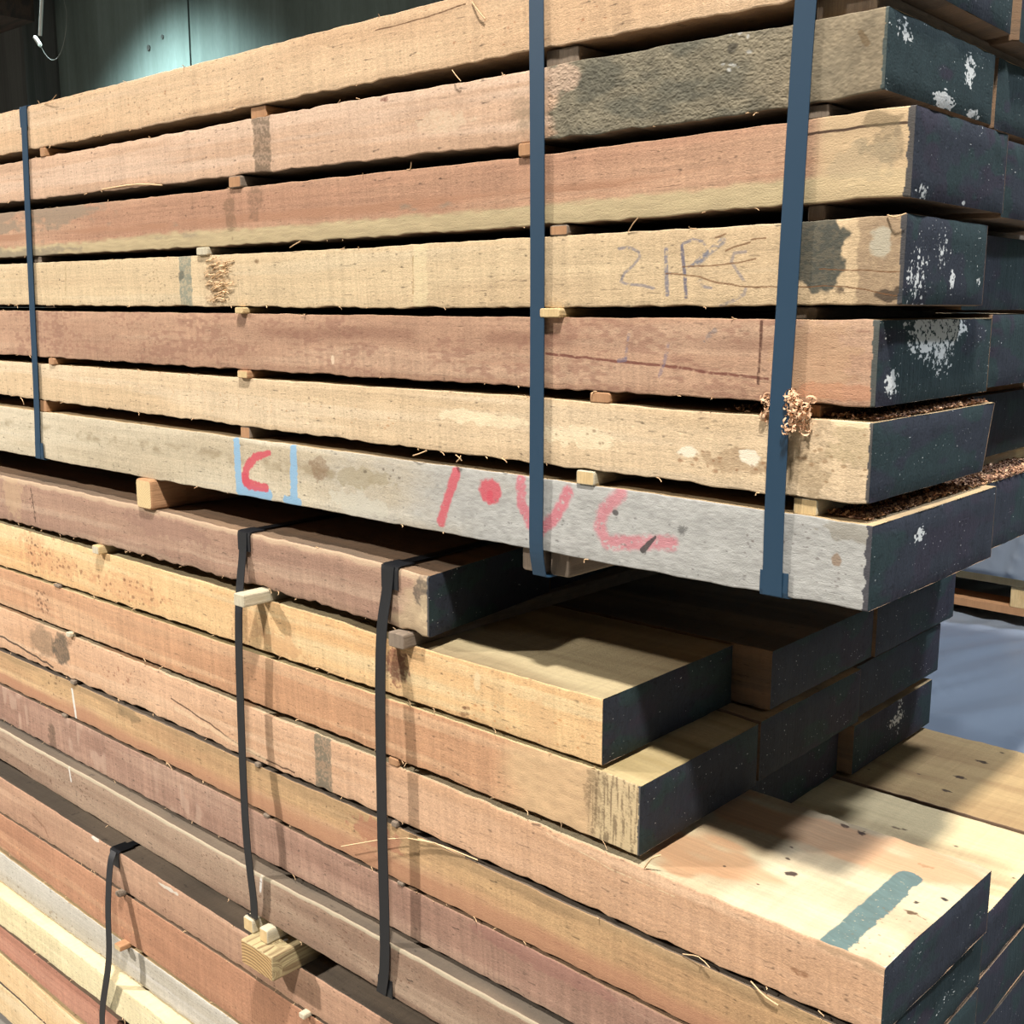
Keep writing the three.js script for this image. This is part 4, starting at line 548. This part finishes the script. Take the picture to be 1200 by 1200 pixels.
// bearers further along, that carry the bundles
for (const [x, label] of [[-2.75, 'far'], [-0.62, 'near']]) {
  const y0 = SLABS.B1.yTop(x), h = SLABS.M7.yBot(x) - y0 - 0.0026, m = new THREE.Mesh(beamGeo(0.08, h, 0.9, 0.003, 0.002), [ringBrown, stickMats.grey]); m.position.set(x, y0 + 0.0012, 0.01);
  thing(m, 'bearer', `plain bearer between the middle and lowest bundles, ${label === 'far' ? 'beyond the far strap' : 'close to the painted ends'}`, 'bearer');
}
{ const x = -2.7, y0 = SLABS.M1.yTop(x), h = SLABS.T6.yBot(x) - y0 - 0.002, m = new THREE.Mesh(beamGeo(0.05, h, 0.9), [ringPale, stickMats.tan]); m.position.set(x, y0, 0.005); thing(m, 'bearer', 'plain bearer between the upper and middle bundles, beyond the far strap', 'bearer'); }
for (const [x, where] of [[-2.8, 'at its far end'], [-1.7, 'at mid length'], [-0.6, 'close to the painted ends']]) { const m = new THREE.Mesh(beamGeo(0.09, 0.0335, 0.92), [ringBrown, stickMats.grey]); m.position.set(x, FLOOR + 0.0002, 0.01); thing(m, 'bearer', `flat bearer on the floor under the lowest bundle ${where}`, 'bearer', 'floor bearers'); }

// ---------------------------------------------------------------- straps
const strapMat = new THREE.MeshPhysicalMaterial({ color: new THREE.Color(0x1a3a52), roughness: 0.5, metalness: 0.0 });
const strapDark = new THREE.MeshPhysicalMaterial({ color: new THREE.Color(0x101318), roughness: 0.5, metalness: 0.0 });
function ribbon(pts, w, th = 0.0011) {                                     // pts [x, y, z]; band lies across x
  const n = pts.length, pos = [], idx = [], uv = []; let l = 0;
  for (let i = 0; i < n; i++) {
    const a = pts[Math.max(0, i - 1)], b = pts[Math.min(n - 1, i + 1)], ty = b[1] - a[1], tz = b[2] - a[2], m = Math.hypot(ty, tz) || 1, ny = -tz / m * -1, nz = -ty / m * -1;
    // outward normal in the yz plane (the loop runs up the front, back over the top)
    const oy = ny * -1 * -1, oz = nz; const Ny = -tz / m, Nz = ty / m;
    if (i) l += Math.hypot(pts[i][0] - pts[i - 1][0], pts[i][1] - pts[i - 1][1], pts[i][2] - pts[i - 1][2]);
    for (const [sx, sn] of [[-1, 0], [1, 0], [1, 1], [-1, 1]]) { pos.push(pts[i][0] + sx * w / 2, pts[i][1] + Ny * sn * th, pts[i][2] + Nz * sn * th); uv.push(l, sx * w / 2); }
  }
  for (let i = 0; i < n - 1; i++) for (let k = 0; k < 4; k++) { const a = i * 4 + k, b = i * 4 + (k + 1) % 4, c = a + 4, d = b + 4; idx.push(a, b, c, b, d, c); }
  for (const [o, f] of [[0, 1], [(n - 1) * 4, 0]]) f ? idx.push(o, o + 2, o + 1, o, o + 3, o + 2) : idx.push(o, o + 1, o + 2, o, o + 2, o + 3);
  const g = new THREE.BufferGeometry(); g.setAttribute('position', new THREE.Float32BufferAttribute(pos, 3)); g.setAttribute('uv', new THREE.Float32BufferAttribute(uv, 2)); g.setIndex(idx);
  const q = g.toNonIndexed(); q.computeVertexNormals(); return q;
}
const spline = (pts, n) => new THREE.CatmullRomCurve3(pts.map((p) => new THREE.Vector3(...p)), false, 'centripetal').getPoints(n).map((p) => [p.x, p.y, p.z]);
function clip(x, y, z, w, leg, up, th = 0.0016) {                           // bent corner plate; up = 1 on an upper arris, -1 on a lower one
  const r = 0.004, pts = [];
  const P = up > 0 ? [[y - leg, z + 0.0012], [y - r, z + 0.0012], [y + 0.0002, z + 0.0006], [y + 0.0012, z - r], [y + 0.0012, z - leg]] : [[y - 0.0012, z - leg], [y - 0.0012, z - r], [y - 0.0002, z + 0.0006], [y + r, z + 0.0012], [y + leg, z + 0.0012]];
  for (const [py, pz] of P) pts.push([x, py, pz]);
  return ribbon(pts, w, th);
}
function strapLoop(label, front, w, mat, { top, zb = -0.905, bottom, clips = [], topDX = 0 }) {
  // front: [x, y, z] from the bottom up; then over the top to the back, down and forward underneath
  const root = new THREE.Group(), f = spline(front, 26), a = f[0], b = f[f.length - 1];
  const pts = [...f, [b[0] + topDX * 0.01, top + 0.0015, b[2] - 0.006], [b[0] + topDX * 0.3, top + 0.0022, -0.25], [b[0] + topDX, top + 0.0015, zb], [b[0] + topDX, top - 0.01, zb - 0.004], [a[0] + topDX, bottom + 0.01, zb - 0.004], [a[0] + topDX, bottom - 0.0018, zb], [a[0], bottom - 0.0022, -0.03], [a[0], bottom - 0.0014, a[2] - 0.006], a];
  part(new THREE.Mesh(ribbon(pts, w), mat), 'band', root);
  for (const [x, y, z, cw, leg, up] of clips) part(new THREE.Mesh(clip(x, y, z, cw, leg, up), mat), 'corner_clip', root, 'bent corner protector plate');
  return thing(root, 'strap', label, 'strap', 'straps round the bundles');
}
const P = (u, v, z) => { const p = onZ(u, v, z); return [p.x, p.y, p.z]; };
{
  const yT = (k, x) => SLABS[k].yTop(x), yB = (k, x) => SLABS[k].yBot(x);
  let x0 = P(45, 535, 0.003)[0], x1 = P(28, 128, 0.003)[0];
  strapLoop('thin blue-black strap round the upper bundle, furthest from the painted ends', [[x0, yB('T6', x0), 0.0032], P(43, 470, 0.0035), P(37, 340, 0.004), P(32, 230, 0.004), [x1, yT('T0', x1), 0.0032]], 0.02, strapMat, { top: yT('T0', x1), bottom: yB('T6', x0), clips: [[x1 - 0.004, yT('T0', x1) - 0.0002, 0.001, 0.026, 0.034, 1], [x0 + 0.006, yB('T6', x0) + 0.0002, 0.001, 0.03, 0.03, -1]] });
  x0 = P(629, 648, 0.004)[0]; x1 = P(631, 0, 0.004)[0];
  strapLoop('blue strap round the upper bundle crossing the red painted figures', [[x0, yB('T6', x0) - 0.03, -0.002], [x0, yB('T6', x0), 0.004], P(629, 560, 0.006), P(630, 360, 0.006), P(630, 180, 0.006), [x1 - 0.003, yT('T0', x1), 0.004]], 0.0205, strapMat, { top: yT('T0', x1), bottom: yB('T6', x0) - 0.03 });
  x0 = P(905, 690, 0.004)[0]; x1 = P(945, 0, 0.005)[0];
  strapLoop('wide blue strap round the upper bundle next to the painted ends', [[x0, yB('T6', x0), 0.0034], P(908, 600, 0.0055), P(914, 480, 0.008), P(922, 360, 0.007), P(933, 180, 0.006), P(944, 10, 0.005), [x1 + 0.004, yT('T0', x1), 0.004]], 0.0215, strapMat, { top: yT('T0', x1), bottom: yB('T6', x0), clips: [[x0 + 0.001, yB('T6', x0) + 0.0002, 0.001, 0.031, 0.024, -1]] });
  let t = yT('M1', -1.44);
  const xm = P(285, 628, 0.008)[0];
  strapLoop('black strap round the middle bundle that runs down to the ringed bearer', [[-1.437, yB('M7', -1.44) + 0.002, 0.027], P(298, 1075, 0.03), P(289, 980, 0.04), P(283, 850, 0.03), P(280, 720, 0.03), P(282, 680, 0.018), P(285, 645, 0.009), [xm, t, 0.0075]], 0.0185, strapDark, { top: t, bottom: yB('M7', -1.44), topDX: -0.02, clips: [[xm, t, 0.005, 0.031, 0.028, 1]] });
  t = yT('M1', -1.105);
  const xn = P(456, 665, 0.008)[0];
  strapLoop('black strap round the middle bundle close to the end of the short brown slab', [[-1.122, yB('M7', -1.122), 0.024], P(451, 1130, 0.028), P(448, 960, 0.03), P(446, 800, 0.026), P(448, 735, 0.016), P(454, 690, 0.009), [xn, t, 0.0075]], 0.02, strapDark, { top: t, bottom: yB('M7', -1.122), topDX: -0.03, clips: [[xn, t, 0.005, 0.033, 0.03, 1], [-1.115, yB('M7', -1.12) + 0.0002, 0.021, 0.03, 0.026, -1]] });
  const xb = P(133, 992, 0.004)[0]; t = yT('B1', xb);
  strapLoop('black strap round the lowest bundle', [[xb - 0.02, -0.018, 0.018], [xb - 0.03, 0.2, 0.036], P(128, 1120, 0.045), P(127, 1060, 0.034), P(130, 1010, 0.014), [xb, t, 0.004]], 0.02, strapDark, { top: t, bottom: -0.0225, clips: [[xb, t, 0.001, 0.032, 0.03, 1]], topDX: 0.03 });
}

// ---------------------------------------------------------------- sawdust and shavings
const chipGeo = new THREE.BoxGeometry(1, 0.12, 0.34, 3, 1, 1); { const q = chipGeo.attributes.position; for (let i = 0; i < q.count; i++) q.setY(i, q.getY(i) + 0.35 * q.getX(i) * q.getX(i)); chipGeo.computeVertexNormals(); }
function chips(n, place, colours, size, label, cat, sd) {
  const m = new THREE.InstancedMesh(chipGeo, new THREE.MeshStandardMaterial({ roughness: 0.9, color: 0xffffff }), n), r = rng(sd), o = new THREE.Object3D(), c = new THREE.Color();
  for (let i = 0; i < n; i++) { const [x, y, z] = place(r); o.position.set(x, y, z); o.rotation.set((r() - 0.5) * 1.2, r() * 6.28, (r() - 0.5) * 1.2); o.scale.setScalar(size * (0.4 + r() * r() * 1.5)); o.updateMatrix(); m.setMatrixAt(i, o.matrix); const k = colours[Math.floor(r() * colours.length)], b = 0.75 + 0.5 * r(); c.setRGB(lin(k[0]) * b, lin(k[1]) * b, lin(k[2]) * b); m.setColorAt(i, c); }
  return thing(m, 'sawdust', label, cat, null, 'stuff');
}
const dustCols = [[142, 104, 80], [108, 76, 58], [188, 146, 112], [212, 176, 140], [86, 60, 46]];
{
  const t5 = SLABS.T5, t6 = SLABS.T6;
  chips(5200, (r) => { const z = -0.012 - 0.285 * Math.pow(r(), 0.8), x = t5.xR - 0.004 - 0.13 * Math.pow(r(), 1.5) * (0.4 + 1.2 * noise(z * 30, 3)); return [x, t5.yTop(x) + 0.001 + r() * 0.006 * noise(z * 40, x * 40), z]; }, dustCols, 0.0052, 'reddish sawdust and chips heaped on the pale tan slab', 'sawdust', 91);
  chips(8200, (r) => { const z = -0.02 - 0.55 * r(), x = t6.xR - 0.012 - 0.008 * r() - 0.13 * Math.pow(r(), 1.6) * (0.4 + 1.2 * noise(z * 30, 8)); return [x, t6.yTop(x) + 0.001 + r() * 0.007 * noise(z * 40, x * 40), z]; }, dustCols, 0.0052, 'sawdust and shavings strewn on the grey slab beside the painted ends', 'sawdust', 92);
  const gap = SLABS.T4; chips(500, (r) => { const x = onZ(905 + r() * 52, 366, -0.02).x; return [x, gap.yTop(x) + r() * 0.012, -0.02 - 0.03 * r()]; }, [[70, 50, 40], [110, 80, 60], [150, 112, 84]], 0.004, 'dark chips caught under the slab with pencil writing behind the strap', 'sawdust', 93);
}
{ // curled shavings caught behind the wide blue strap
  const r = rng(5), gs = [], c = P(937, 483, 0.004);
  for (let k = 0; k < 150; k++) {
    const side = r() < 0.16, cx = (side ? P(898, 482, 0.003)[0] : c[0]) + (r() - 0.5) * (side ? 0.008 : 0.024), cy = c[1] + (side ? 0.002 : 0) + (r() - 0.5) * 0.036 * (side ? 0.7 : 1), cz = 0.002 + r() * (side ? 0.008 : 0.02) * (1 - Math.abs(cx - c[0]) / 0.03);
    const R = 0.002 + 0.004 * r(), a0 = r() * 6.28, arc = 1.5 + 2.5 * r(), ax = new THREE.Vector3(r() - 0.5, r() - 0.5, r() - 0.5).normalize(), q = new THREE.Quaternion().setFromUnitVectors(new THREE.Vector3(0, 0, 1), ax), pos = [], idx = [];
    for (let i = 0; i <= 6; i++) { const a = a0 + arc * i / 6; for (const s of [-1, 1]) { const v = new THREE.Vector3(Math.cos(a) * R, Math.sin(a) * R, s * (0.0007 + 0.0006 * Math.sin(i / 6 * 3.14)) + 0.0004 * i).applyQuaternion(q); pos.push(cx + v.x, cy + v.y, Math.max(0.0012, cz + v.z)); } }
    for (let i = 0; i < 6; i++) { const a = i * 2; idx.push(a, a + 1, a + 2, a + 1, a + 3, a + 2); }
    const g = new THREE.BufferGeometry(); g.setAttribute('position', new THREE.Float32BufferAttribute(pos, 3)); g.setIndex(idx); g.computeVertexNormals(); gs.push(g);
  }
  thing(new THREE.Mesh(mergeGeometries(gs), new THREE.MeshStandardMaterial({ color: new THREE.Color(0xdcb592), roughness: 0.85, side: THREE.DoubleSide })), 'shavings_tuft', 'tuft of curled wood shavings caught behind the wide blue strap', 'shavings', null, 'stuff');
}
{ // torn grain standing up on the slab with pencil writing
  const r = rng(1234), gs = [];
  for (let k = 0; k < 46; k++) { const u = 238 + r() * 26, v = 304 + r() * 50, L = 5 + r() * 9; gs.push(fibre([px(u, v, 0), px(u + L * 0.5, v - L * 0.25 + (r() - 0.5) * 3, 0.002 + 0.004 * r()), px(u + L, v - L * 0.4 + (r() - 0.5) * 5, 0.001 + 0.005 * r())], 0.0004 + 0.0007 * r())); }
  const m = part(new THREE.Mesh(mergeGeometries(gs), new THREE.MeshStandardMaterial({ color: new THREE.Color(0xdfbf96), roughness: 0.9 })), 'torn_grain', slabObj.T3, 'rough torn patch of grain'); m.userData.kind = 'stuff';
}

// ---------------------------------------------------------------- plastic wrapped packs and pallet behind
const sheetMat = new THREE.MeshPhysicalMaterial({ color: new THREE.Color(0x7d8896), roughness: 0.38, clearcoat: 0.25, clearcoatRoughness: 0.35 });
function wrapped(w, h, d, foldK, seedV, amp) {                             // base at y = 0, centred in x, front at z = 0
  const gs = [];
  const f = (u, v) => { const s = u - v * 0.35, b = noise(s * 24 + seedV + 0.8 * noise(u * 4, v * 4), (v + 0.35 * u) * 1.4); return amp * (0.8 * Math.pow(1 - Math.abs(2 * b - 1), 2) * (0.25 + 0.75 * noise(u * 3 + seedV, v * 2)) + 0.3 * noise(u * 6 + seedV, v * 5)); };
  const plane = (nu, nv, fn) => { const pos = [], idx = []; for (let i = 0; i <= nu; i++) for (let j = 0; j <= nv; j++) pos.push(...fn(i / nu, j / nv)); for (let i = 0; i < nu; i++) for (let j = 0; j < nv; j++) { const a = i * (nv + 1) + j, b = a + nv + 1; idx.push(a, b, a + 1, b, b + 1, a + 1); } const g = new THREE.BufferGeometry(); g.setAttribute('position', new THREE.Float32BufferAttribute(pos, 3)); g.setIndex(idx); g.computeVertexNormals(); return g; };
  const edge = (q, a = 0.03) => sst(0, a, q) * sst(0, a, 1 - q);
  gs.push(plane(190, 110, (u, v) => [(u - 0.5) * w, h - 0.006 + f(u * w, v * d) * edge(u) * edge(v) + 0.006 * edge(u, 0.012) * edge(v, 0.015), -v * d]));
  gs.push(plane(160, 60, (u, v) => [(u - 0.5) * w, v * (h - 0.006), f(u * w + 4, v * h + 3) * edge(u) * edge(v)]));
  gs.push(plane(60, 60, (u, v) => [w / 2 + f(u * d + 8, v * h + 1) * edge(u) * edge(v), v * (h - 0.006), -u * d]));
  gs.push(plane(2, 2, (u, v) => [-w / 2, v * (h - 0.006), -u * d])); gs.push(plane(2, 2, (u, v) => [(0.5 - u) * w, v * (h - 0.006), -d])); gs.push(plane(1, 1, (u, v) => [(u - 0.5) * w, 0, -(1 - v) * d]));
  return mergeGeometries(gs);
}
{
  const lower = new THREE.Mesh(wrapped(3.0, 0.913, 1.5, 1, 3, 0.028), sheetMat); lower.position.set(-1.1, FLOOR, -0.945); thing(lower, 'wrapped_pack', 'large pack under grey-blue plastic sheeting beside the knotted brown slab', 'wrapped pack');
  const root = new THREE.Group(), W = 1.5, D = 1.0; root.position.set(-1.55, 0.892, -1.73); root.rotation.y = -2.5 * RAD;
  const bm = stickMats.pale, bd = stickMats.tan;
  for (let k = 0; k < 3; k++) { const g = beamGeo(0.09, 0.018, D, 0.002); g.rotateY(0); const m = part(new THREE.Mesh(new THREE.BoxGeometry(W, 0.018, 0.09), bd), 'bottom_board', root); m.position.set(0, 0.009, -0.045 - k * (D - 0.09) / 2); }
  for (let k = 0; k < 3; k++) { const m = part(new THREE.Mesh(beamGeo(0.045, 0.05, D), [bm, bm]), 'stringer', root); m.position.set(-W / 2 + 0.0225 + k * (W - 0.045) / 2, 0.018, 0); }
  for (let k = 0; k < 7; k++) { const m = part(new THREE.Mesh(new THREE.BoxGeometry(W, 0.02, 0.1), bm), 'deck_board', root); m.position.set(0, 0.078, -0.05 - k * (D - 0.1) / 6); }
  thing(root, 'pallet', 'wooden pallet lying on the plastic covered pack', 'pallet');
  const up = new THREE.Mesh(wrapped(1.62, 0.34, 1.06, 1, 9, 0.02), sheetMat); up.position.set(-1.55, 0.982, -1.71); up.rotation.y = -2.5 * RAD; thing(up, 'wrapped_pack', 'smaller plastic wrapped pack standing on the pallet', 'wrapped pack');
}

// ---------------------------------------------------------------- the hall
const noiseTex = (w, h, a, b, k, sx, sy) => { const A = L3(a), B = L3(b); return texture(w, h, (i, j, o) => { const n = sst(0.3, 0.7, fbm(i / w * sx + k, j / h * sy + k)), s = noise(i / w * sx * 14, j / h * sy * 3), f = noise(i * 0.6, j * 0.6); for (let c = 0; c < 3; c++) o[c] = (A[c] + (B[c] - A[c]) * n) * (0.84 + 0.2 * s + 0.12 * f); }); };
const floorMat = new THREE.MeshStandardMaterial({ map: noiseTex(512, 512, [128, 124, 116], [108, 106, 100], 2, 8, 8), roughness: 0.7 });
const wallMat = new THREE.MeshStandardMaterial({ map: noiseTex(512, 512, [120, 134, 130], [98, 110, 106], 7, 6, 4), roughness: 0.85 });
const darkMat = new THREE.MeshStandardMaterial({ map: noiseTex(256, 256, [92, 92, 90], [76, 76, 74], 11, 6, 6), roughness: 0.9 });
const X0 = -11, X1 = 9, Z0 = -3.2, Z1 = 9, HC = 7;
const slabBox = (x0, x1, y0, y1, z0, z1, m) => { const q = new THREE.Mesh(new THREE.BoxGeometry(x1 - x0, y1 - y0, z1 - z0), m); q.position.set((x0 + x1) / 2, (y0 + y1) / 2, (z0 + z1) / 2); return q; };
structure(slabBox(X0 - 0.3, X1 + 0.3, FLOOR - 0.25, FLOOR, Z0 - 0.4, Z1 + 0.3, floorMat), 'floor');
structure(slabBox(X0 - 0.3, X1 + 0.3, HC, HC + 0.25, Z0 - 0.4, Z1 + 0.3, darkMat), 'ceiling');
structure(slabBox(X0 - 0.3, X0, FLOOR, HC, Z0 - 0.4, Z1 + 0.3, darkMat), 'wall_left');
structure(slabBox(X1, X1 + 0.3, FLOOR, HC, Z0 - 0.4, Z1 + 0.3, darkMat), 'wall_right');
structure(slabBox(X0, X1, FLOOR, HC, Z1, Z1 + 0.3, darkMat), 'wall_front');
{ // back wall: tall concrete panels with open joints, over a backing
  const back = structure(slabBox(X0, X1, FLOOR, HC, Z0 - 0.4, Z0 - 0.12, darkMat), 'wall_back');
  const j1 = onZ(223, 60, Z0).x, step = 2.4, dy = back.position.y, dz = back.position.z, dx = back.position.x;
  const xs = [X0]; for (let x = j1 - Math.floor((j1 - X0) / step) * step; x < X1 - 0.3; x += step) if (x > X0 + 0.2) xs.push(x); xs.push(X1);
  for (let i = 0; i < xs.length - 1; i++) { const m = slabBox(xs[i] + 0.009, xs[i + 1] - 0.009, FLOOR + 0.002, HC - 0.002, Z0 - 0.12, Z0, wallMat); m.position.x -= dx; m.position.y -= dy; m.position.z -= dz; part(m, 'wall_panel', back); }
  // bolt holes left in the concrete
  for (const [u, v, r] of [[175, 56, 0.018], [191, 43, 0.012]]) { const p = onZ(u, v, Z0), g = new THREE.CylinderGeometry(r, r * 0.8, 0.012, 14); g.rotateX(Math.PI / 2); const m = new THREE.Mesh(g, darkMat); m.position.set(p.x - dx, p.y - dy, Z0 + 0.002 - dz); part(m, 'tie_plug', back); }
}
{ // dark post and rail at the far left
  const a = onZ(28, 60, Z0 + 0.25).x, post = new THREE.Group();
  const rust = new THREE.MeshStandardMaterial({ map: noiseTex(256, 256, [74, 56, 48], [52, 42, 38], 4, 8, 8), roughness: 0.8 });
  const b = onZ(34, 24, Z0 + 0.3);
  structure(slabBox(a - 0.7, a, FLOOR, HC, Z0 + 0.002, Z0 + 0.25, darkMat), 'trim_1');
  structure(slabBox(X0 + 0.002, b.x, b.y, b.y + 0.5, Z0 + 0.26, Z0 + 0.5, rust), 'trim_2');
}
{ // white pull rod with its cord, hanging from the ceiling behind the stack
  const z = -2.0, root = new THREE.Group(), white = new THREE.MeshStandardMaterial({ color: new THREE.Color(0xf2f2ee), roughness: 0.45 }), cordM = new THREE.MeshStandardMaterial({ color: new THREE.Color(0x8a8a84), roughness: 0.8 });
  const a = onZ(47, 42, z), t = onZ(49, 0, z), c1 = onZ(43, 45, z), c2 = onZ(45, 52, z); root.position.set(t.x, 0, z);
  const L = (p) => new THREE.Vector3(p.x - t.x, p.y, 0);
  const dir = L(t).sub(L(a)).normalize(), topP = L(a).addScaledVector(dir, (HC - a.y) / dir.y);
  part(new THREE.Mesh(new THREE.TubeGeometry(new THREE.LineCurve3(L(a), topP), 2, 0.0085, 10), white), 'rod', root);
  part(new THREE.Mesh(new THREE.TubeGeometry(new THREE.CatmullRomCurve3([L(onZ(41, 44, z)), L(onZ(44, 48, z)), L(onZ(47, 53, z))]), 6, 0.011, 10), white), 'coupling', root, 'white coupling at the rod end');
  part(new THREE.Mesh(new THREE.TubeGeometry(new THREE.CatmullRomCurve3([[47, 52], [52, 62], [60, 70], [67, 68], [73, 56], [77, 36], [78, 16], [75, 0], [70, -60]].map(([u, v]) => L(onZ(u, v, z)))), 40, 0.0013, 6), cordM), 'cord', root, 'thin looping cord');
  shade(root); thing(root, 'pull_rod', 'white rod hanging from above with a thin looping cord, before the concrete wall', 'rod');
}
// high-bay lamps: one fitting for every light set at the top
{
  const shell = new THREE.MeshStandardMaterial({ color: new THREE.Color(0x8b8f92), roughness: 0.5, metalness: 0.6, side: THREE.DoubleSide });
  const notes = { front: 'over the aisle in front of the stack', far: 'over the aisle towards the far end of the slabs', aisle: 'over the aisle beyond the painted ends', rear: 'behind the stack', wall: 'close to the concrete back wall' };
  for (const Lm of LAMPS) {
    const root = new THREE.Group(); root.position.set(...Lm.at);
    const prof = [[0.06, 0.42], [0.09, 0.4], [0.1, 0.24], [0.16, 0.16], [0.23, 0.0], [0.235, -0.015], [0.222, -0.012], [0.15, 0.14], [0.09, 0.2]].map(([x, y]) => new THREE.Vector2(x, y));
    part(new THREE.Mesh(new THREE.LatheGeometry(prof, 36), shell), 'reflector', root);
    const lens = part(new THREE.Mesh(new THREE.CircleGeometry(0.205, 36).rotateX(Math.PI / 2), new THREE.MeshStandardMaterial({ color: 0xffffff, emissive: new THREE.Color(Lm.col), emissiveIntensity: 3 })), 'lens', root, 'glowing lens'); lens.position.y = 0.01;
    part(new THREE.Mesh(new THREE.CylinderGeometry(0.012, 0.012, HC - Lm.at[1] - 0.4, 10).translate(0, (HC - Lm.at[1] - 0.4) / 2 + 0.4, 0), shell), 'stem', root);
    thing(root, 'high_bay_lamp', `bell shaped high-bay lamp hanging ${notes[Lm.name]}`, 'lamp', 'high-bay lamps');
  }
}
scene.traverse((o) => { if (o.isMesh) { o.castShadow = true; o.receiveShadow = true; } });
renderer.render(scene, camera);
